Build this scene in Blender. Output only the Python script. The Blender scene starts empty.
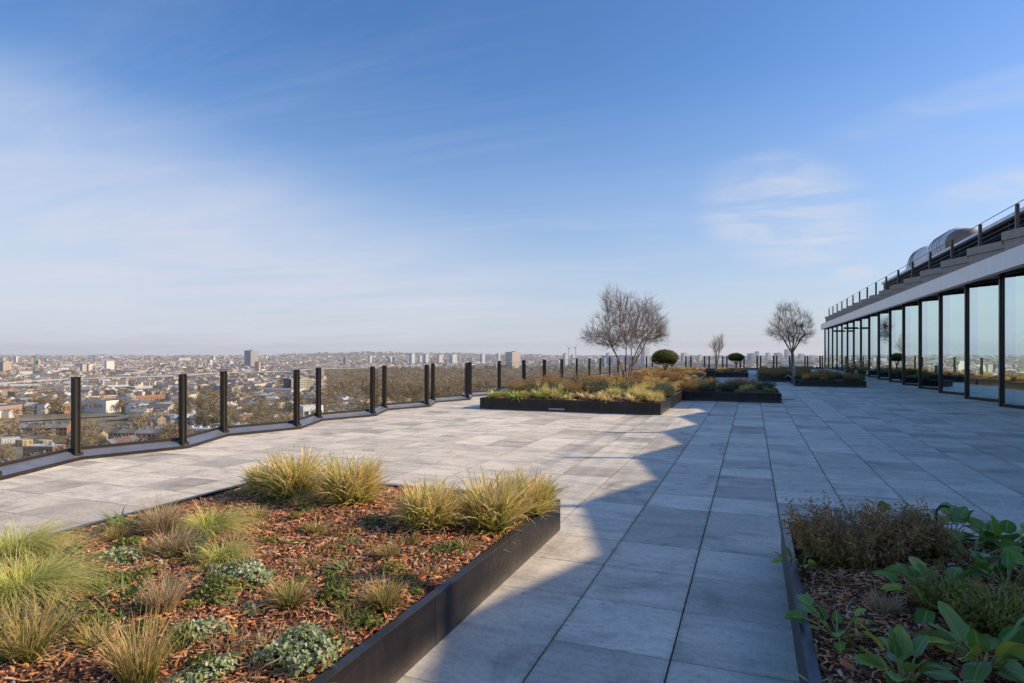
import bpy, math, random
import numpy as np
from mathutils import Vector, Matrix, Quaternion

random.seed(7)
RNG = np.random.default_rng(11)
sc = bpy.context.scene
C = sc.collection
R = math.radians
PI = math.pi

# ------------------------------------------------------------------ camera geometry
F, EYE, HY, VX = 620.0, 1.5, 351.5, 752.0
YAW = math.atan2(VX - 512, F)
CY, SY = math.cos(YAW), math.sin(YAW)
CITY = -75.0


def ground(px, py, z=0.0):
    """point of the level z seen at photo position (px, py)"""
    Z = F * (EYE - z) / (py - HY)
    X = (px - 512) * Z / F
    return (X * CY - Z * SY, X * SY + Z * CY)


def far(px, Z):
    X = (px - 512) * Z / F
    return (X * CY - Z * SY, X * SY + Z * CY)


def zat(py, Z):
    return EYE - (py - HY) * Z / F


# ------------------------------------------------------------------ object helpers
def tag(o, label=None, cat=None, group=None, kind=None):
    if label: o['label'] = label
    if cat: o['category'] = cat
    if group: o['group'] = group
    if kind: o['kind'] = kind
    return o


def empty(name, loc=(0, 0, 0), rz=0.0, label=None, cat=None, group=None):
    o = bpy.data.objects.new(name, None)
    C.objects.link(o)
    o.location = loc
    o.rotation_euler = (0, 0, rz)
    o.empty_display_size = 0.2
    return tag(o, label, cat, group)


def copy_tree(o, parent=None):
    c = o.copy()
    C.objects.link(c)
    if parent is not None:
        c.parent = parent
    for ch in list(o.children):
        copy_tree(ch, c)
    return c


class MB:
    """collects shapes into ONE mesh"""

    def __init__(self):
        self.v, self.f, self.m, self.s = [], [], [], []

    def add(self, verts, faces, mat=0, smooth=False):
        n = len(self.v)
        self.v.extend([tuple(p) for p in verts])
        for f in faces:
            self.f.append(tuple(i + n for i in f))
            self.m.append(mat)
            self.s.append(smooth)

    def box(self, c, s, rz=0.0, mat=0, M=None):
        x, y, z = s[0] / 2, s[1] / 2, s[2] / 2
        vs = [Vector(p) for p in ((-x, -y, -z), (x, -y, -z), (x, y, -z), (-x, y, -z), (-x, -y, z), (x, -y, z), (x, y, z), (-x, y, z))]
        mm = M if M is not None else Matrix.Rotation(rz, 3, 'Z')
        vs = [mm @ p + Vector(c) for p in vs]
        self.add(vs, [(0, 3, 2, 1), (4, 5, 6, 7), (0, 1, 5, 4), (1, 2, 6, 5), (2, 3, 7, 6), (3, 0, 4, 7)], mat)

    def bevbox(self, c, s, b=0.01, rz=0.0, mat=0):
        """box with bevelled vertical and top edges"""
        x, y, z = s[0] / 2, s[1] / 2, s[2] / 2
        def ring(ix, iy, zz):
            return [(-ix + b, -iy, zz), (ix - b, -iy, zz), (ix, -iy + b, zz), (ix, iy - b, zz), (ix - b, iy, zz), (-ix + b, iy, zz), (-ix, iy - b, zz), (-ix, -iy + b, zz)]
        vs = ring(x, y, -z) + ring(x, y, z - b) + ring(x - b, y - b, z)
        mm = Matrix.Rotation(rz, 3, 'Z')
        vs = [mm @ Vector(p) + Vector(c) for p in vs]
        fs = [tuple(range(7, -1, -1)), tuple(range(16, 24))]
        for k in range(2):
            for i in range(8):
                j = (i + 1) % 8
                fs.append((k * 8 + i, k * 8 + j, k * 8 + 8 + j, k * 8 + 8 + i))
        self.add(vs, fs, mat)

    def prism(self, poly, z0, z1, mat=0, mat_top=None, bottom=True):
        n = len(poly)
        vs = [(p[0], p[1], z0) for p in poly] + [(p[0], p[1], z1) for p in poly]
        self.add(vs, [(i, (i + 1) % n, n + (i + 1) % n, n + i) for i in range(n)], mat)
        self.add(vs[n:], [tuple(range(n))], mat if mat_top is None else mat_top)
        if bottom:
            self.add(vs[:n], [tuple(reversed(range(n)))], mat)

    def tube(self, pts, rad, n=6, mat=0, cap=True, smooth=True):
        pts = [Vector(p) for p in pts]
        if not isinstance(rad, (list, tuple)):
            rad = [rad] * len(pts)
        vs, fs = [], []
        ref = None
        for i, p in enumerate(pts):
            d = (pts[min(i + 1, len(pts) - 1)] - pts[max(i - 1, 0)])
            if d.length < 1e-9: d = Vector((0, 0, 1))
            d.normalize()
            if ref is None:
                ref = d.orthogonal().normalized()
            a = ref - d * ref.dot(d)
            if a.length < 1e-6: a = d.orthogonal()
            a.normalize(); ref = a
            b = d.cross(a)
            for k in range(n):
                t = 2 * PI * k / n
                vs.append(p + (a * math.cos(t) + b * math.sin(t)) * rad[i])
        for i in range(len(pts) - 1):
            for k in range(n):
                k2 = (k + 1) % n
                fs.append((i * n + k, i * n + k2, (i + 1) * n + k2, (i + 1) * n + k))
        if cap:
            fs.append(tuple(reversed(range(n))))
            fs.append(tuple((len(pts) - 1) * n + k for k in range(n)))
        self.add(vs, fs, mat, smooth)

    def lathe(self, prof, n=24, mat=0, c=(0, 0, 0), smooth=True):
        vs, fs = [], []
        for r, z in prof:
            for k in range(n):
                t = 2 * PI * k / n
                vs.append((c[0] + r * math.cos(t), c[1] + r * math.sin(t), c[2] + z))
        for i in range(len(prof) - 1):
            for k in range(n):
                k2 = (k + 1) % n
                fs.append((i * n + k, i * n + k2, (i + 1) * n + k2, (i + 1) * n + k))
        fs.append(tuple(reversed(range(n))))
        fs.append(tuple((len(prof) - 1) * n + k for k in range(n)))
        self.add(vs, fs, mat, smooth)

    def mesh(self, name, mats):
        me = bpy.data.meshes.new(name)
        me.from_pydata(self.v, [], self.f)
        me.polygons.foreach_set('material_index', self.m)
        me.polygons.foreach_set('use_smooth', self.s)
        for mt in (mats if isinstance(mats, (list, tuple)) else [mats]):
            me.materials.append(mt)
        me.update()
        return me

    def build(self, name, mats, parent=None, loc=None, rz=None):
        return link(name, self.mesh(name, mats), parent, loc, rz)


def link(name, me, parent=None, loc=None, rz=None):
    o = bpy.data.objects.new(name, me)
    C.objects.link(o)
    if parent is not None: o.parent = parent
    if loc is not None: o.location = loc
    if rz is not None: o.rotation_euler = (0, 0, rz)
    return o


def np_mesh(name, V, Q=None, T=None, mats=(), qm=None, tm=None, attrs=None, smooth=False):
    """mesh from numpy arrays: verts, quads, tris"""
    me = bpy.data.meshes.new(name)
    V = np.asarray(V, dtype=np.float32)
    Q = np.zeros((0, 4), np.int32) if Q is None else np.asarray(Q, np.int32)
    T = np.zeros((0, 3), np.int32) if T is None else np.asarray(T, np.int32)
    nq, nt = len(Q), len(T)
    me.vertices.add(len(V))
    me.vertices.foreach_set('co', V.ravel())
    me.loops.add(nq * 4 + nt * 3)
    me.loops.foreach_set('vertex_index', np.concatenate([Q.ravel(), T.ravel()]).astype(np.int32))
    me.polygons.add(nq + nt)
    st = np.concatenate([np.arange(nq) * 4, nq * 4 + np.arange(nt) * 3]).astype(np.int32)
    me.polygons.foreach_set('loop_start', st)
    mi = np.concatenate([np.zeros(nq, np.int32) if qm is None else np.asarray(qm), np.zeros(nt, np.int32) if tm is None else np.asarray(tm)]).astype(np.int32)
    me.polygons.foreach_set('material_index', mi)
    me.polygons.foreach_set('use_smooth', np.full(nq + nt, smooth))
    for mt in (mats if isinstance(mats, (list, tuple)) else [mats]):
        me.materials.append(mt)
    me.update(calc_edges=True)
    me.validate()
    for k, a in (attrs or {}).items():
        at = me.attributes.new(k, 'FLOAT', 'POINT')
        at.data.foreach_set('value', np.asarray(a, np.float32))
    return me


# ------------------------------------------------------------------ materials
class NT:
    def __init__(self, name):
        self.m = bpy.data.materials.new(name)
        self.m.use_nodes = True
        self.t = self.m.node_tree
        self.t.nodes.clear()
        self.out = self.n('ShaderNodeOutputMaterial')

    def n(self, typ, **kw):
        nd = self.t.nodes.new(typ)
        for k, v in kw.items():
            if k.startswith('i_'):
                key = k[2:].replace('_', ' ')
                nd.inputs[key].default_value = v
            else:
                setattr(nd, k, v)
        return nd

    def l(self, a, b):
        self.t.links.new(a, b)

    def ramp(self, fac, stops, interp='LINEAR'):
        r = self.n('ShaderNodeValToRGB')
        r.color_ramp.interpolation = interp
        els = r.color_ramp.elements
        while len(els) < len(stops): els.new(0.5)
        for e, (p, c) in zip(els, stops):
            e.position = p
            e.color = (c[0], c[1], c[2], 1)
        if fac is not None: self.l(fac, r.inputs[0])
        return r.outputs[0]

    def mix(self, fac, a, b, mode='MIX'):
        x = self.n('ShaderNodeMix', data_type='RGBA', blend_type=mode)
        for sock, val in ((x.inputs[0], fac), (x.inputs[6], a), (x.inputs[7], b)):
            if hasattr(val, 'is_output'): self.l(val, sock)
            elif isinstance(val, (int, float)): sock.default_value = val
            else: sock.default_value = (val[0], val[1], val[2], 1)
        return x.outputs[2]

    def math(self, op, a, b=None):
        x = self.n('ShaderNodeMath', operation=op)
        for s, val in zip(x.inputs, (a, b)):
            if val is None: continue
            if hasattr(val, 'is_output'): self.l(val, s)
            else: s.default_value = val
        return x.outputs[0]

    def noise(self, scale, detail=4, rough=0.55, vec=None, dist=0.0):
        x = self.n('ShaderNodeTexNoise')
        x.inputs['Scale'].default_value = scale
        x.inputs['Detail'].default_value = detail
        x.inputs['Roughness'].default_value = rough
        x.inputs['Distortion'].default_value = dist
        if vec is not None: self.l(vec, x.inputs['Vector'])
        return x.outputs[0]

    def obj(self):
        return self.n('ShaderNodeTexCoord').outputs['Object']

    def scaled(self, vec, s):
        x = self.n('ShaderNodeMapping')
        x.inputs['Scale'].default_value = s
        self.l(vec, x.inputs['Vector'])
        return x.outputs[0]

    def pbr(self, color, rough=0.6, metal=0.0, bump=None, bstr=0.2, bdist=0.01, spec=0.5):
        p = self.n('ShaderNodeBsdfPrincipled')
        if hasattr(color, 'is_output'): self.l(color, p.inputs['Base Color'])
        else: p.inputs['Base Color'].default_value = (color[0], color[1], color[2], 1)
        if hasattr(rough, 'is_output'): self.l(rough, p.inputs['Roughness'])
        else: p.inputs['Roughness'].default_value = rough
        p.inputs['Metallic'].default_value = metal
        p.inputs['Specular IOR Level'].default_value = spec
        if bump is not None:
            b = self.n('ShaderNodeBump')
            b.inputs['Strength'].default_value = bstr
            b.inputs['Distance'].default_value = bdist
            self.l(bump, b.inputs['Height'])
            self.l(b.outputs[0], p.inputs['Normal'])
        return p.outputs[0]

    def done(self, sh):
        self.l(sh, self.out.inputs['Surface'])
        return self.m


def simple(name, col, rough=0.6, metal=0.0, var=0.12, scale=6.0, bstr=0.1, spec=0.5):
    t = NT(name)
    v = t.obj()
    n = t.noise(scale, 5, 0.6, v)
    a = tuple(c * (1 - var) for c in col)
    b = tuple(min(1, c * (1 + var)) for c in col)
    return t.done(t.pbr(t.ramp(n, [(0.3, a), (0.7, b)]), rough, metal, n, bstr, 0.005, spec))


def island_mat(name, stops, rough=0.8, interp='LINEAR', mult=1.0, attr=None):
    t = NT(name)
    r = t.n('ShaderNodeNewGeometry').outputs['Random Per Island']
    if mult != 1.0:
        r = t.math('FRACT', t.math('MULTIPLY', r, mult))
    return t.done(t.pbr(t.ramp(r, stops, interp), rough, spec=0.2))


def object_mat(name, stops, rough=0.8, noise_amp=0.35, scale=0.35):
    """colour from the object's own random value, with blotches"""
    t = NT(name)
    r = t.n('ShaderNodeObjectInfo').outputs['Random']
    c = t.ramp(r, stops)
    n = t.noise(scale, 4, 0.6, t.obj())
    d = t.ramp(n, [(0.3, (1 - noise_amp,) * 3), (0.7, (1, 1, 1))])
    return t.done(t.pbr(t.mix(1.0, c, d, 'MULTIPLY'), rough, spec=0.2))


def blade_mat(name, base, mid, tips, transl=0.35, rough=0.55):
    """grass or leaf: colour runs along attribute t, tips vary by attribute r"""
    t = NT(name)
    at = t.n('ShaderNodeAttribute', attribute_name='t').outputs['Fac']
    ar = t.n('ShaderNodeAttribute', attribute_name='r').outputs['Fac']
    k = len(tips)
    tip = t.ramp(ar, [((i + 0.5) / k, c) for i, c in enumerate(tips)])
    a = t.ramp(at, [(0.0, base), (0.3, mid)])
    f = t.ramp(at, [(0.2, (0, 0, 0)), (0.65, (1, 1, 1))])
    col = t.mix(f, a, tip)
    p = t.pbr(col, rough, spec=0.25)
    tr = t.n('ShaderNodeBsdfTranslucent')
    t.l(col, tr.inputs[0])
    mx = t.n('ShaderNodeMixShader')
    mx.inputs[0].default_value = transl
    t.l(p, mx.inputs[1]); t.l(tr.outputs[0], mx.inputs[2])
    return t.done(mx.outputs[0])


M = {}
# paving slabs
t = NT('paving_slab')
geo = t.n('ShaderNodeNewGeometry')
rnd = geo.outputs['Random Per Island']
v = t.obj()
# shift the pattern per slab so that stains do not run across joints
comb = t.n('ShaderNodeCombineXYZ')
t.l(t.math('MULTIPLY', rnd, 37.0), comb.inputs[0]); t.l(t.math('MULTIPLY', rnd, 91.0), comb.inputs[1])
va = t.n('ShaderNodeVectorMath', operation='ADD'); t.l(v, va.inputs[0]); t.l(comb.outputs[0], va.inputs[1])
sv = va.outputs[0]
n1 = t.noise(2.2, 6, 0.62, t.scaled(sv, (0.7, 1.8, 1)), 0.6)
n2 = t.noise(160, 2, 0.5, v)
n3 = t.noise(0.28, 4, 0.6, v)
n4 = t.noise(9.0, 5, 0.7, t.scaled(sv, (0.5, 2.6, 1)))
c = t.ramp(rnd, [(0.0, (0.58, 0.51, 0.42)), (0.25, (0.75, 0.66, 0.53)), (0.6, (0.84, 0.74, 0.595)), (1.0, (0.92, 0.81, 0.65))])
c = t.mix(1.0, c, t.ramp(n1, [(0.28, (0.70, 0.70, 0.70)), (0.5, (0.98, 0.98, 0.98)), (0.75, (1.13, 1.12, 1.1))]), 'MULTIPLY')
c = t.mix(1.0, c, t.ramp(n4, [(0.3, (0.88, 0.88, 0.88)), (0.6, (1.04, 1.04, 1.04))]), 'MULTIPLY')
c = t.mix(1.0, c, t.ramp(n3, [(0.3, (0.90, 0.90, 0.90)), (0.65, (1.05, 1.05, 1.04))]), 'MULTIPLY')
c = t.mix(1.0, c, t.ramp(n2, [(0.35, (0.90, 0.90, 0.90)), (0.65, (1.05, 1.05, 1.05))]), 'MULTIPLY')
n5 = t.noise(1.1, 6, 0.68, sv, 1.2)
c = t.mix(1.0, c, t.ramp(n5, [(0.28, (0.52, 0.525, 0.54)), (0.40, (0.80, 0.80, 0.80)), (0.47, (0.97, 0.97, 0.97)), (0.70, (1.08, 1.08, 1.07))]), 'MULTIPLY')
n6 = t.noise(26.0, 4, 0.7, sv)
c = t.mix(1.0, c, t.ramp(n6, [(0.34, (0.80, 0.80, 0.80)), (0.52, (1.02, 1.02, 1.02))]), 'MULTIPLY')
# grime along the slab edges
sx_ = t.n('ShaderNodeSeparateXYZ'); t.l(v, sx_.inputs[0])
def edge(sock, off):
    q = t.math('FRACT', t.math('DIVIDE', t.math('SUBTRACT', sock, off), 0.6))
    return t.math('MULTIPLY', t.math('SUBTRACT', 0.5, t.math('ABSOLUTE', t.math('SUBTRACT', q, 0.5))), 0.6)
wob = t.math('MULTIPLY', t.math('SUBTRACT', n6, 0.5), 0.03)
c = t.mix(1.0, c, t.ramp(t.math('ADD', edge(sx_.outputs[0], 0.23 - 6.0), wob), [(0.0, (0.66, 0.65, 0.64)), (0.01, (0.88, 0.88, 0.87)), (0.03, (1, 1, 1))]), 'MULTIPLY')
c = t.mix(1.0, c, t.ramp(t.math('ADD', edge(sx_.outputs[1], 0.09 - 12.0), wob), [(0.0, (0.84, 0.83, 0.82)), (0.01, (0.94, 0.94, 0.94)), (0.03, (1, 1, 1))]), 'MULTIPLY')
rg = t.ramp(n1, [(0.3, (0.50, 0.50, 0.50)), (0.7, (0.75, 0.75, 0.75))])
M['slab'] = t.done(t.pbr(c, rg, 0, n2, 0.12, 0.002, 0.25))
M['joint'] = simple('joint_grit', (0.05, 0.048, 0.045), 0.95)
M['bronze'] = simple('dark_bronze_metal', (0.05, 0.04, 0.034), 0.38, 0.55, 0.15, 14)
M['bronze_light'] = simple('brown_bronze_metal', (0.10, 0.078, 0.062), 0.42, 0.5, 0.15, 10)
M['flashing'] = simple('zinc_flashing', (0.32, 0.33, 0.37), 0.34, 0.6, 0.16, 5)
M['pale_plate'] = simple('pale_plate', (0.5, 0.47, 0.44), 0.45, 0.2)
# planter steel with streaks
t = NT('planter_steel')
v = t.obj()
n = t.noise(7, 6, 0.6, t.scaled(v, (1, 1, 0.25)))
n2 = t.noise(45, 3, 0.5, v)
c = t.ramp(n, [(0.3, (0.012, 0.010, 0.010)), (0.55, (0.024, 0.018, 0.017)), (0.8, (0.05, 0.038, 0.033))])
sz_ = t.n('ShaderNodeSeparateXYZ'); t.l(v, sz_.inputs[0])
dz_ = t.math('ADD', sz_.outputs[2], t.math('MULTIPLY', t.math('SUBTRACT', t.noise(5, 5, 0.7, v), 0.5), 0.10))
c = t.mix(t.ramp(dz_, [(0.0, (0.55, 0.55, 0.55)), (0.055, (0.12, 0.12, 0.12)), (0.12, (0, 0, 0))]), c, (0.17, 0.145, 0.12))
sp = t.noise(90, 2, 0.5, v)
c = t.mix(t.ramp(sp, [(0.70, (0, 0, 0)), (0.76, (0.35, 0.35, 0.35))]), c, (0.22, 0.19, 0.16))
M['planter'] = t.done(t.pbr(c, t.ramp(n2, [(0.3, (0.34,) * 3), (0.7, (0.52,) * 3)]), 0.25, n2, 0.05, 0.002))
M['rim'] = simple('planter_rim_steel', (0.075, 0.075, 0.08), 0.36, 0.5, 0.2, 9)
# glass
def glass(name, refl, tint, gl=(0.9, 0.97, 0.98)):
    t = NT(name)
    lw = t.n('ShaderNodeFresnel'); lw.inputs[0].default_value = 1.45
    f = t.math('MINIMUM', t.math('ADD', t.math('MULTIPLY', lw.outputs[0], 1.0), refl), 0.95)
    g = t.n('ShaderNodeBsdfGlossy'); g.inputs['Roughness'].default_value = 0.0
    g.inputs[0].default_value = (*gl, 1)
    if name != 'clear_rail_glass':
        bp = t.n('ShaderNodeBump'); bp.inputs['Strength'].default_value = 0.014; bp.inputs['Distance'].default_value = 0.05
        t.l(t.noise(1.3, 2, 0.5, t.obj()), bp.inputs['Height']); t.l(bp.outputs[0], g.inputs['Normal'])
    tr = t.n('ShaderNodeBsdfTransparent'); tr.inputs[0].default_value = (*tint, 1)
    mx = t.n('ShaderNodeMixShader')
    t.l(f, mx.inputs[0]); t.l(tr.outputs[0], mx.inputs[1]); t.l(g.outputs[0], mx.inputs[2])
    return t.done(mx.outputs[0])
M['rail_glass'] = glass('clear_rail_glass', 0.0, (0.93, 0.955, 0.945))
M['glass_edge'] = simple('polished_glass_edge', (0.42, 0.46, 0.46), 0.2, 0.0, 0.05)
M['facade_glass'] = glass('facade_glass', 0.28, (0.55, 0.70, 0.68), (0.70, 0.84, 0.87))
M['door_glass'] = glass('door_glass', 0.34, (0.62, 0.77, 0.74), (0.72, 0.90, 0.86))
M['fascia'] = simple('anodised_fascia', (0.50, 0.51, 0.53), 0.33, 0.55, 0.05, 2)
M['soffit'] = simple('soffit_board', (0.33, 0.31, 0.27), 0.7, 0, 0.06)
M['coping'] = simple('stone_coping', (0.40, 0.34, 0.285), 0.75, 0, 0.12, 8)
M['roofing'] = simple('roof_membrane', (0.13, 0.13, 0.135), 0.85, 0, 0.15, 2)
M['louvre'] = simple('dark_louvre', (0.035, 0.038, 0.045), 0.5, 0.3)
M['duct'] = simple('galvanised_duct', (0.86, 0.86, 0.86), 0.42, 0.0, 0.12, 3)
M['cowl'] = simple('brown_cowl', (0.26, 0.20, 0.155), 0.6, 0.0)
M['cable'] = simple('steel_cable', (0.25, 0.25, 0.26), 0.35, 0.8)
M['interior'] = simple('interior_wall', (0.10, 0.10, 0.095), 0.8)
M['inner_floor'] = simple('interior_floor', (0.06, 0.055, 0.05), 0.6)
M['blind'] = simple('white_blind', (0.78, 0.80, 0.78), 0.8, 0, 0.03)
M['black'] = simple('black_metal', (0.02, 0.02, 0.022), 0.45, 0.2)
M['grey_metal'] = simple('grey_metal', (0.30, 0.31, 0.33), 0.4, 0.4)

# bark mulch bed
t = NT('mulch_bed')
v = t.obj()
vo = t.n('ShaderNodeTexVoronoi'); vo.inputs['Scale'].default_value = 38
t.l(t.scaled(v, (1, 1.6, 1)), vo.inputs['Vector'])
n = t.noise(30, 6, 0.7, v)
sepc = t.n('ShaderNodeSeparateColor'); t.l(vo.outputs['Color'], sepc.inputs[0])
c = t.ramp(sepc.outputs[0], [(0.0, (0.06, 0.03, 0.02)), (0.5, (0.16, 0.07, 0.042)), (1.0, (0.28, 0.14, 0.08))])
c = t.mix(1.0, c, t.ramp(n, [(0.3, (0.45, 0.45, 0.45)), (0.7, (1.1, 1.1, 1.1))]), 'MULTIPLY')
M['mulch'] = t.done(t.pbr(c, 0.9, 0, n, 0.8, 0.02, 0.2))
M['chips'] = island_mat('bark_chips', [(0.0, (0.07, 0.03, 0.02)), (0.2, (0.31, 0.12, 0.055)), (0.5, (0.66, 0.25, 0.10)), (0.8, (0.80, 0.40, 0.17)), (0.94, (0.58, 0.40, 0.27)), (1.0, (0.56, 0.46, 0.36))], 0.8)

STRAW = [(0.62, 0.48, 0.24), (0.50, 0.37, 0.17), (0.70, 0.60, 0.36), (0.40, 0.34, 0.12)]
M['carex'] = blade_mat('straw_sedge', (0.10, 0.17, 0.02), (0.46, 0.48, 0.07), [(0.95, 0.70, 0.28), (0.56, 0.54, 0.12), (0.95, 0.80, 0.48), (0.80, 0.54, 0.22), (0.44, 0.48, 0.09), (0.92, 0.72, 0.34)])
M['feather'] = blade_mat('feather_grass', (0.16, 0.22, 0.03), (0.52, 0.55, 0.10), [(0.84, 0.76, 0.28), (0.62, 0.66, 0.17), (0.90, 0.80, 0.42)], 0.45)
M['tan_grass'] = blade_mat('tan_grass', (0.20, 0.16, 0.06), (0.42, 0.31, 0.14), [(0.60, 0.43, 0.24), (0.50, 0.36, 0.20), (0.68, 0.54, 0.36)], 0.4)
M['sedge'] = blade_mat('green_brown_sedge', (0.08, 0.13, 0.02), (0.26, 0.29, 0.06), [(0.62, 0.40, 0.16), (0.42, 0.38, 0.10), (0.72, 0.52, 0.26)])
M['strap'] = blade_mat('green_strap_leaf', (0.03, 0.07, 0.015), (0.06, 0.14, 0.03), [(0.20, 0.30, 0.07), (0.12, 0.23, 0.05), (0.28, 0.34, 0.10)], 0.3, 0.4)
M['blue_strap'] = blade_mat('blue_green_leaf', (0.05, 0.06, 0.03), (0.11, 0.13, 0.065), [(0.20, 0.21, 0.12), (0.13, 0.16, 0.08)], 0.25, 0.45)
M['silver'] = blade_mat('silver_variegated_leaf', (0.08, 0.13, 0.035), (0.18, 0.25, 0.09), [(0.24, 0.32, 0.12), (0.62, 0.66, 0.38), (0.17, 0.26, 0.09), (0.82, 0.80, 0.56), (0.30, 0.36, 0.14), (0.66, 0.66, 0.46)], 0.25, 0.45)
M['herb'] = blade_mat('low_green_herb', (0.04, 0.07, 0.015), (0.12, 0.17, 0.035), [(0.22, 0.27, 0.07), (0.13, 0.19, 0.045), (0.30, 0.27, 0.09)], 0.3)
M['fresh'] = blade_mat('fresh_green_leaf', (0.09, 0.15, 0.02), (0.27, 0.36, 0.06), [(0.42, 0.50, 0.09), (0.55, 0.55, 0.14)], 0.35, 0.45)
M['heather'] = blade_mat('dark_heath_leaf', (0.09, 0.085, 0.025), (0.27, 0.22, 0.06), [(0.50, 0.27, 0.11), (0.50, 0.17, 0.12), (0.38, 0.28, 0.08), (0.62, 0.40, 0.20), (0.26, 0.26, 0.06)], 0.2)
M['olive'] = blade_mat('olive_shrub_leaf', (0.06, 0.07, 0.015), (0.19, 0.19, 0.04), [(0.36, 0.33, 0.08), (0.26, 0.24, 0.06)], 0.25)
M['bergenia'] = blade_mat('round_leathery_leaf', (0.40, 0.46, 0.14), (0.17, 0.31, 0.06), [(0.14, 0.28, 0.06), (0.25, 0.40, 0.065), (0.20, 0.30, 0.14), (0.44, 0.48, 0.07)], 0.15, 0.38)
M['petiole'] = simple('leaf_stalk', (0.30, 0.30, 0.08), 0.5, 0, 0.3, 20)
M['rosette'] = blade_mat('pale_rosette_leaf', (0.22, 0.24, 0.05), (0.58, 0.52, 0.18), [(0.85, 0.64, 0.38), (0.66, 0.64, 0.20), (0.78, 0.46, 0.30)], 0.3)
M['russet'] = blade_mat('russet_grass', (0.16, 0.12, 0.03), (0.48, 0.32, 0.08), [(0.70, 0.46, 0.14), (0.58, 0.34, 0.10), (0.80, 0.60, 0.26)], 0.35)
M['topiary'] = blade_mat('clipped_leaf', (0.05, 0.06, 0.012), (0.13, 0.14, 0.025), [(0.24, 0.23, 0.045), (0.17, 0.18, 0.035)], 0.2)
M['twig'] = simple('grey_brown_bark', (0.32, 0.23, 0.145), 0.85, 0, 0.3, 12)
M['twig_fine'] = simple('red_brown_twig', (0.22, 0.145, 0.105), 0.85, 0, 0.25, 12)
M['dry_stick'] = simple('dry_stick', (0.45, 0.36, 0.26), 0.8)

# ------------------------------------------------------------------ sun, sky, camera
SUN_AZ = math.atan2(0.94, 0.345)          # measured from +Y towards +X
SUN_EL = R(29.3)
sun_dir = Vector((math.sin(SUN_AZ) * math.cos(SUN_EL), math.cos(SUN_AZ) * math.cos(SUN_EL), math.sin(SUN_EL)))
ld = bpy.data.lights.new('sun', 'SUN')
ld.energy = 5.0
ld.angle = R(0.5)
ld.color = (1.0, 0.83, 0.60)
lo = bpy.data.objects.new('sun', ld)
lo.rotation_euler = sun_dir.to_track_quat('Z', 'Y').to_euler()
lo.location = (20, 10, 30)
C.objects.link(lo)

w = bpy.data.worlds.new('World')
sc.world = w
w.use_nodes = True
nt = w.node_tree
nt.nodes.clear()
def wn(typ, **kw):
    nd = nt.nodes.new(typ)
    for k, v_ in kw.items(): setattr(nd, k, v_)
    return nd
wl = nt.links.new
wout = wn('ShaderNodeOutputWorld')
bg = wn('ShaderNodeBackground')
bg.inputs[1].default_value = 0.15
sky = wn('ShaderNodeTexSky', sky_type='NISHITA')
sky.sun_disc = False
sky.sun_elevation = SUN_EL
sky.sun_rotation = SUN_AZ
sky.altitude = 100
sky.air_density = 1.0
sky.dust_density = 0.6
sky.ozone_density = 2.2
tc = wn('ShaderNodeTexCoord')
sepw = wn('ShaderNodeSeparateXYZ'); wl(tc.outputs['Generated'], sepw.inputs[0])
def wmath(op, a, b=None, clamp=False):
    x = wn('ShaderNodeMath', operation=op); x.use_clamp = clamp
    for s, val in zip(x.inputs, (a, b)):
        if val is None: continue
        if hasattr(val, 'is_output'): wl(val, s)
        else: s.default_value = val
    return x.outputs[0]
zc = wmath('MAXIMUM', wmath('ADD', sepw.outputs[2], 0.06), 0.02)
pl = wn('ShaderNodeCombineXYZ')            # cloud sheet overhead
wl(wmath('DIVIDE', sepw.outputs[0], zc), pl.inputs[0]); wl(wmath('DIVIDE', sepw.outputs[1], zc), pl.inputs[1])
def wnoise(scale, detail, rough, sx, sy, rot, dist=0.0, off=0.0):
    mp = wn('ShaderNodeMapping'); mp.inputs['Scale'].default_value = (sx, sy, 1); mp.inputs['Rotation'].default_value = (0, 0, rot)
    mp.inputs['Location'].default_value = (off, off * 0.7, 0)
    wl(pl.outputs[0], mp.inputs[0])
    nz = wn('ShaderNodeTexNoise'); nz.inputs['Scale'].default_value = scale; nz.inputs['Detail'].default_value = detail
    nz.inputs['Roughness'].default_value = rough; nz.inputs['Distortion'].default_value = dist
    wl(mp.outputs[0], nz.inputs[0])
    return nz.outputs[0]
def wsmooth(val, lo_, hi_):
    x = wn('ShaderNodeMapRange', interpolation_type='SMOOTHSTEP')
    x.inputs['From Min'].default_value = lo_; x.inputs['From Max'].default_value = hi_
    wl(val, x.inputs[0])
    return x.outputs[0]
def skydir(px, py):
    d = Vector((-SY, CY, 0)) + Vector((CY, SY, 0)) * ((px - 512) / F) + Vector((0, 0, 1)) * ((HY - py) / F)
    return d.normalized()
def spot(px, py, ax, ay, tilt=0.0):
    """soft elliptical patch of sky round a compass direction"""
    d = skydir(px, py)
    rt = Vector((d.y, -d.x, 0)).normalized(); up = rt.cross(d)
    a = rt * math.cos(tilt) + up * math.sin(tilt); b = up * math.cos(tilt) - rt * math.sin(tilt)
    acc = None
    for vec, r_ in ((a, ax), (b, ay)):
        dt = wn('ShaderNodeVectorMath', operation='DOT_PRODUCT')
        dt.inputs[1].default_value = vec
        wl(tc.outputs['Generated'], dt.inputs[0])
        q = wmath('POWER', wmath('ABSOLUTE', wmath('DIVIDE', dt.outputs['Value'], r_)), 2.0)
        acc = q if acc is None else wmath('ADD', acc, q)
    dt = wn('ShaderNodeVectorMath', operation='DOT_PRODUCT'); dt.inputs[1].default_value = d
    wl(tc.outputs['Generated'], dt.inputs[0])
    front = wmath('GREATER_THAN', dt.outputs['Value'], 0.0)
    return wmath('MULTIPLY', wmath('SUBTRACT', 1.0, wsmooth(acc, 0.0, 1.0)), front)
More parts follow.
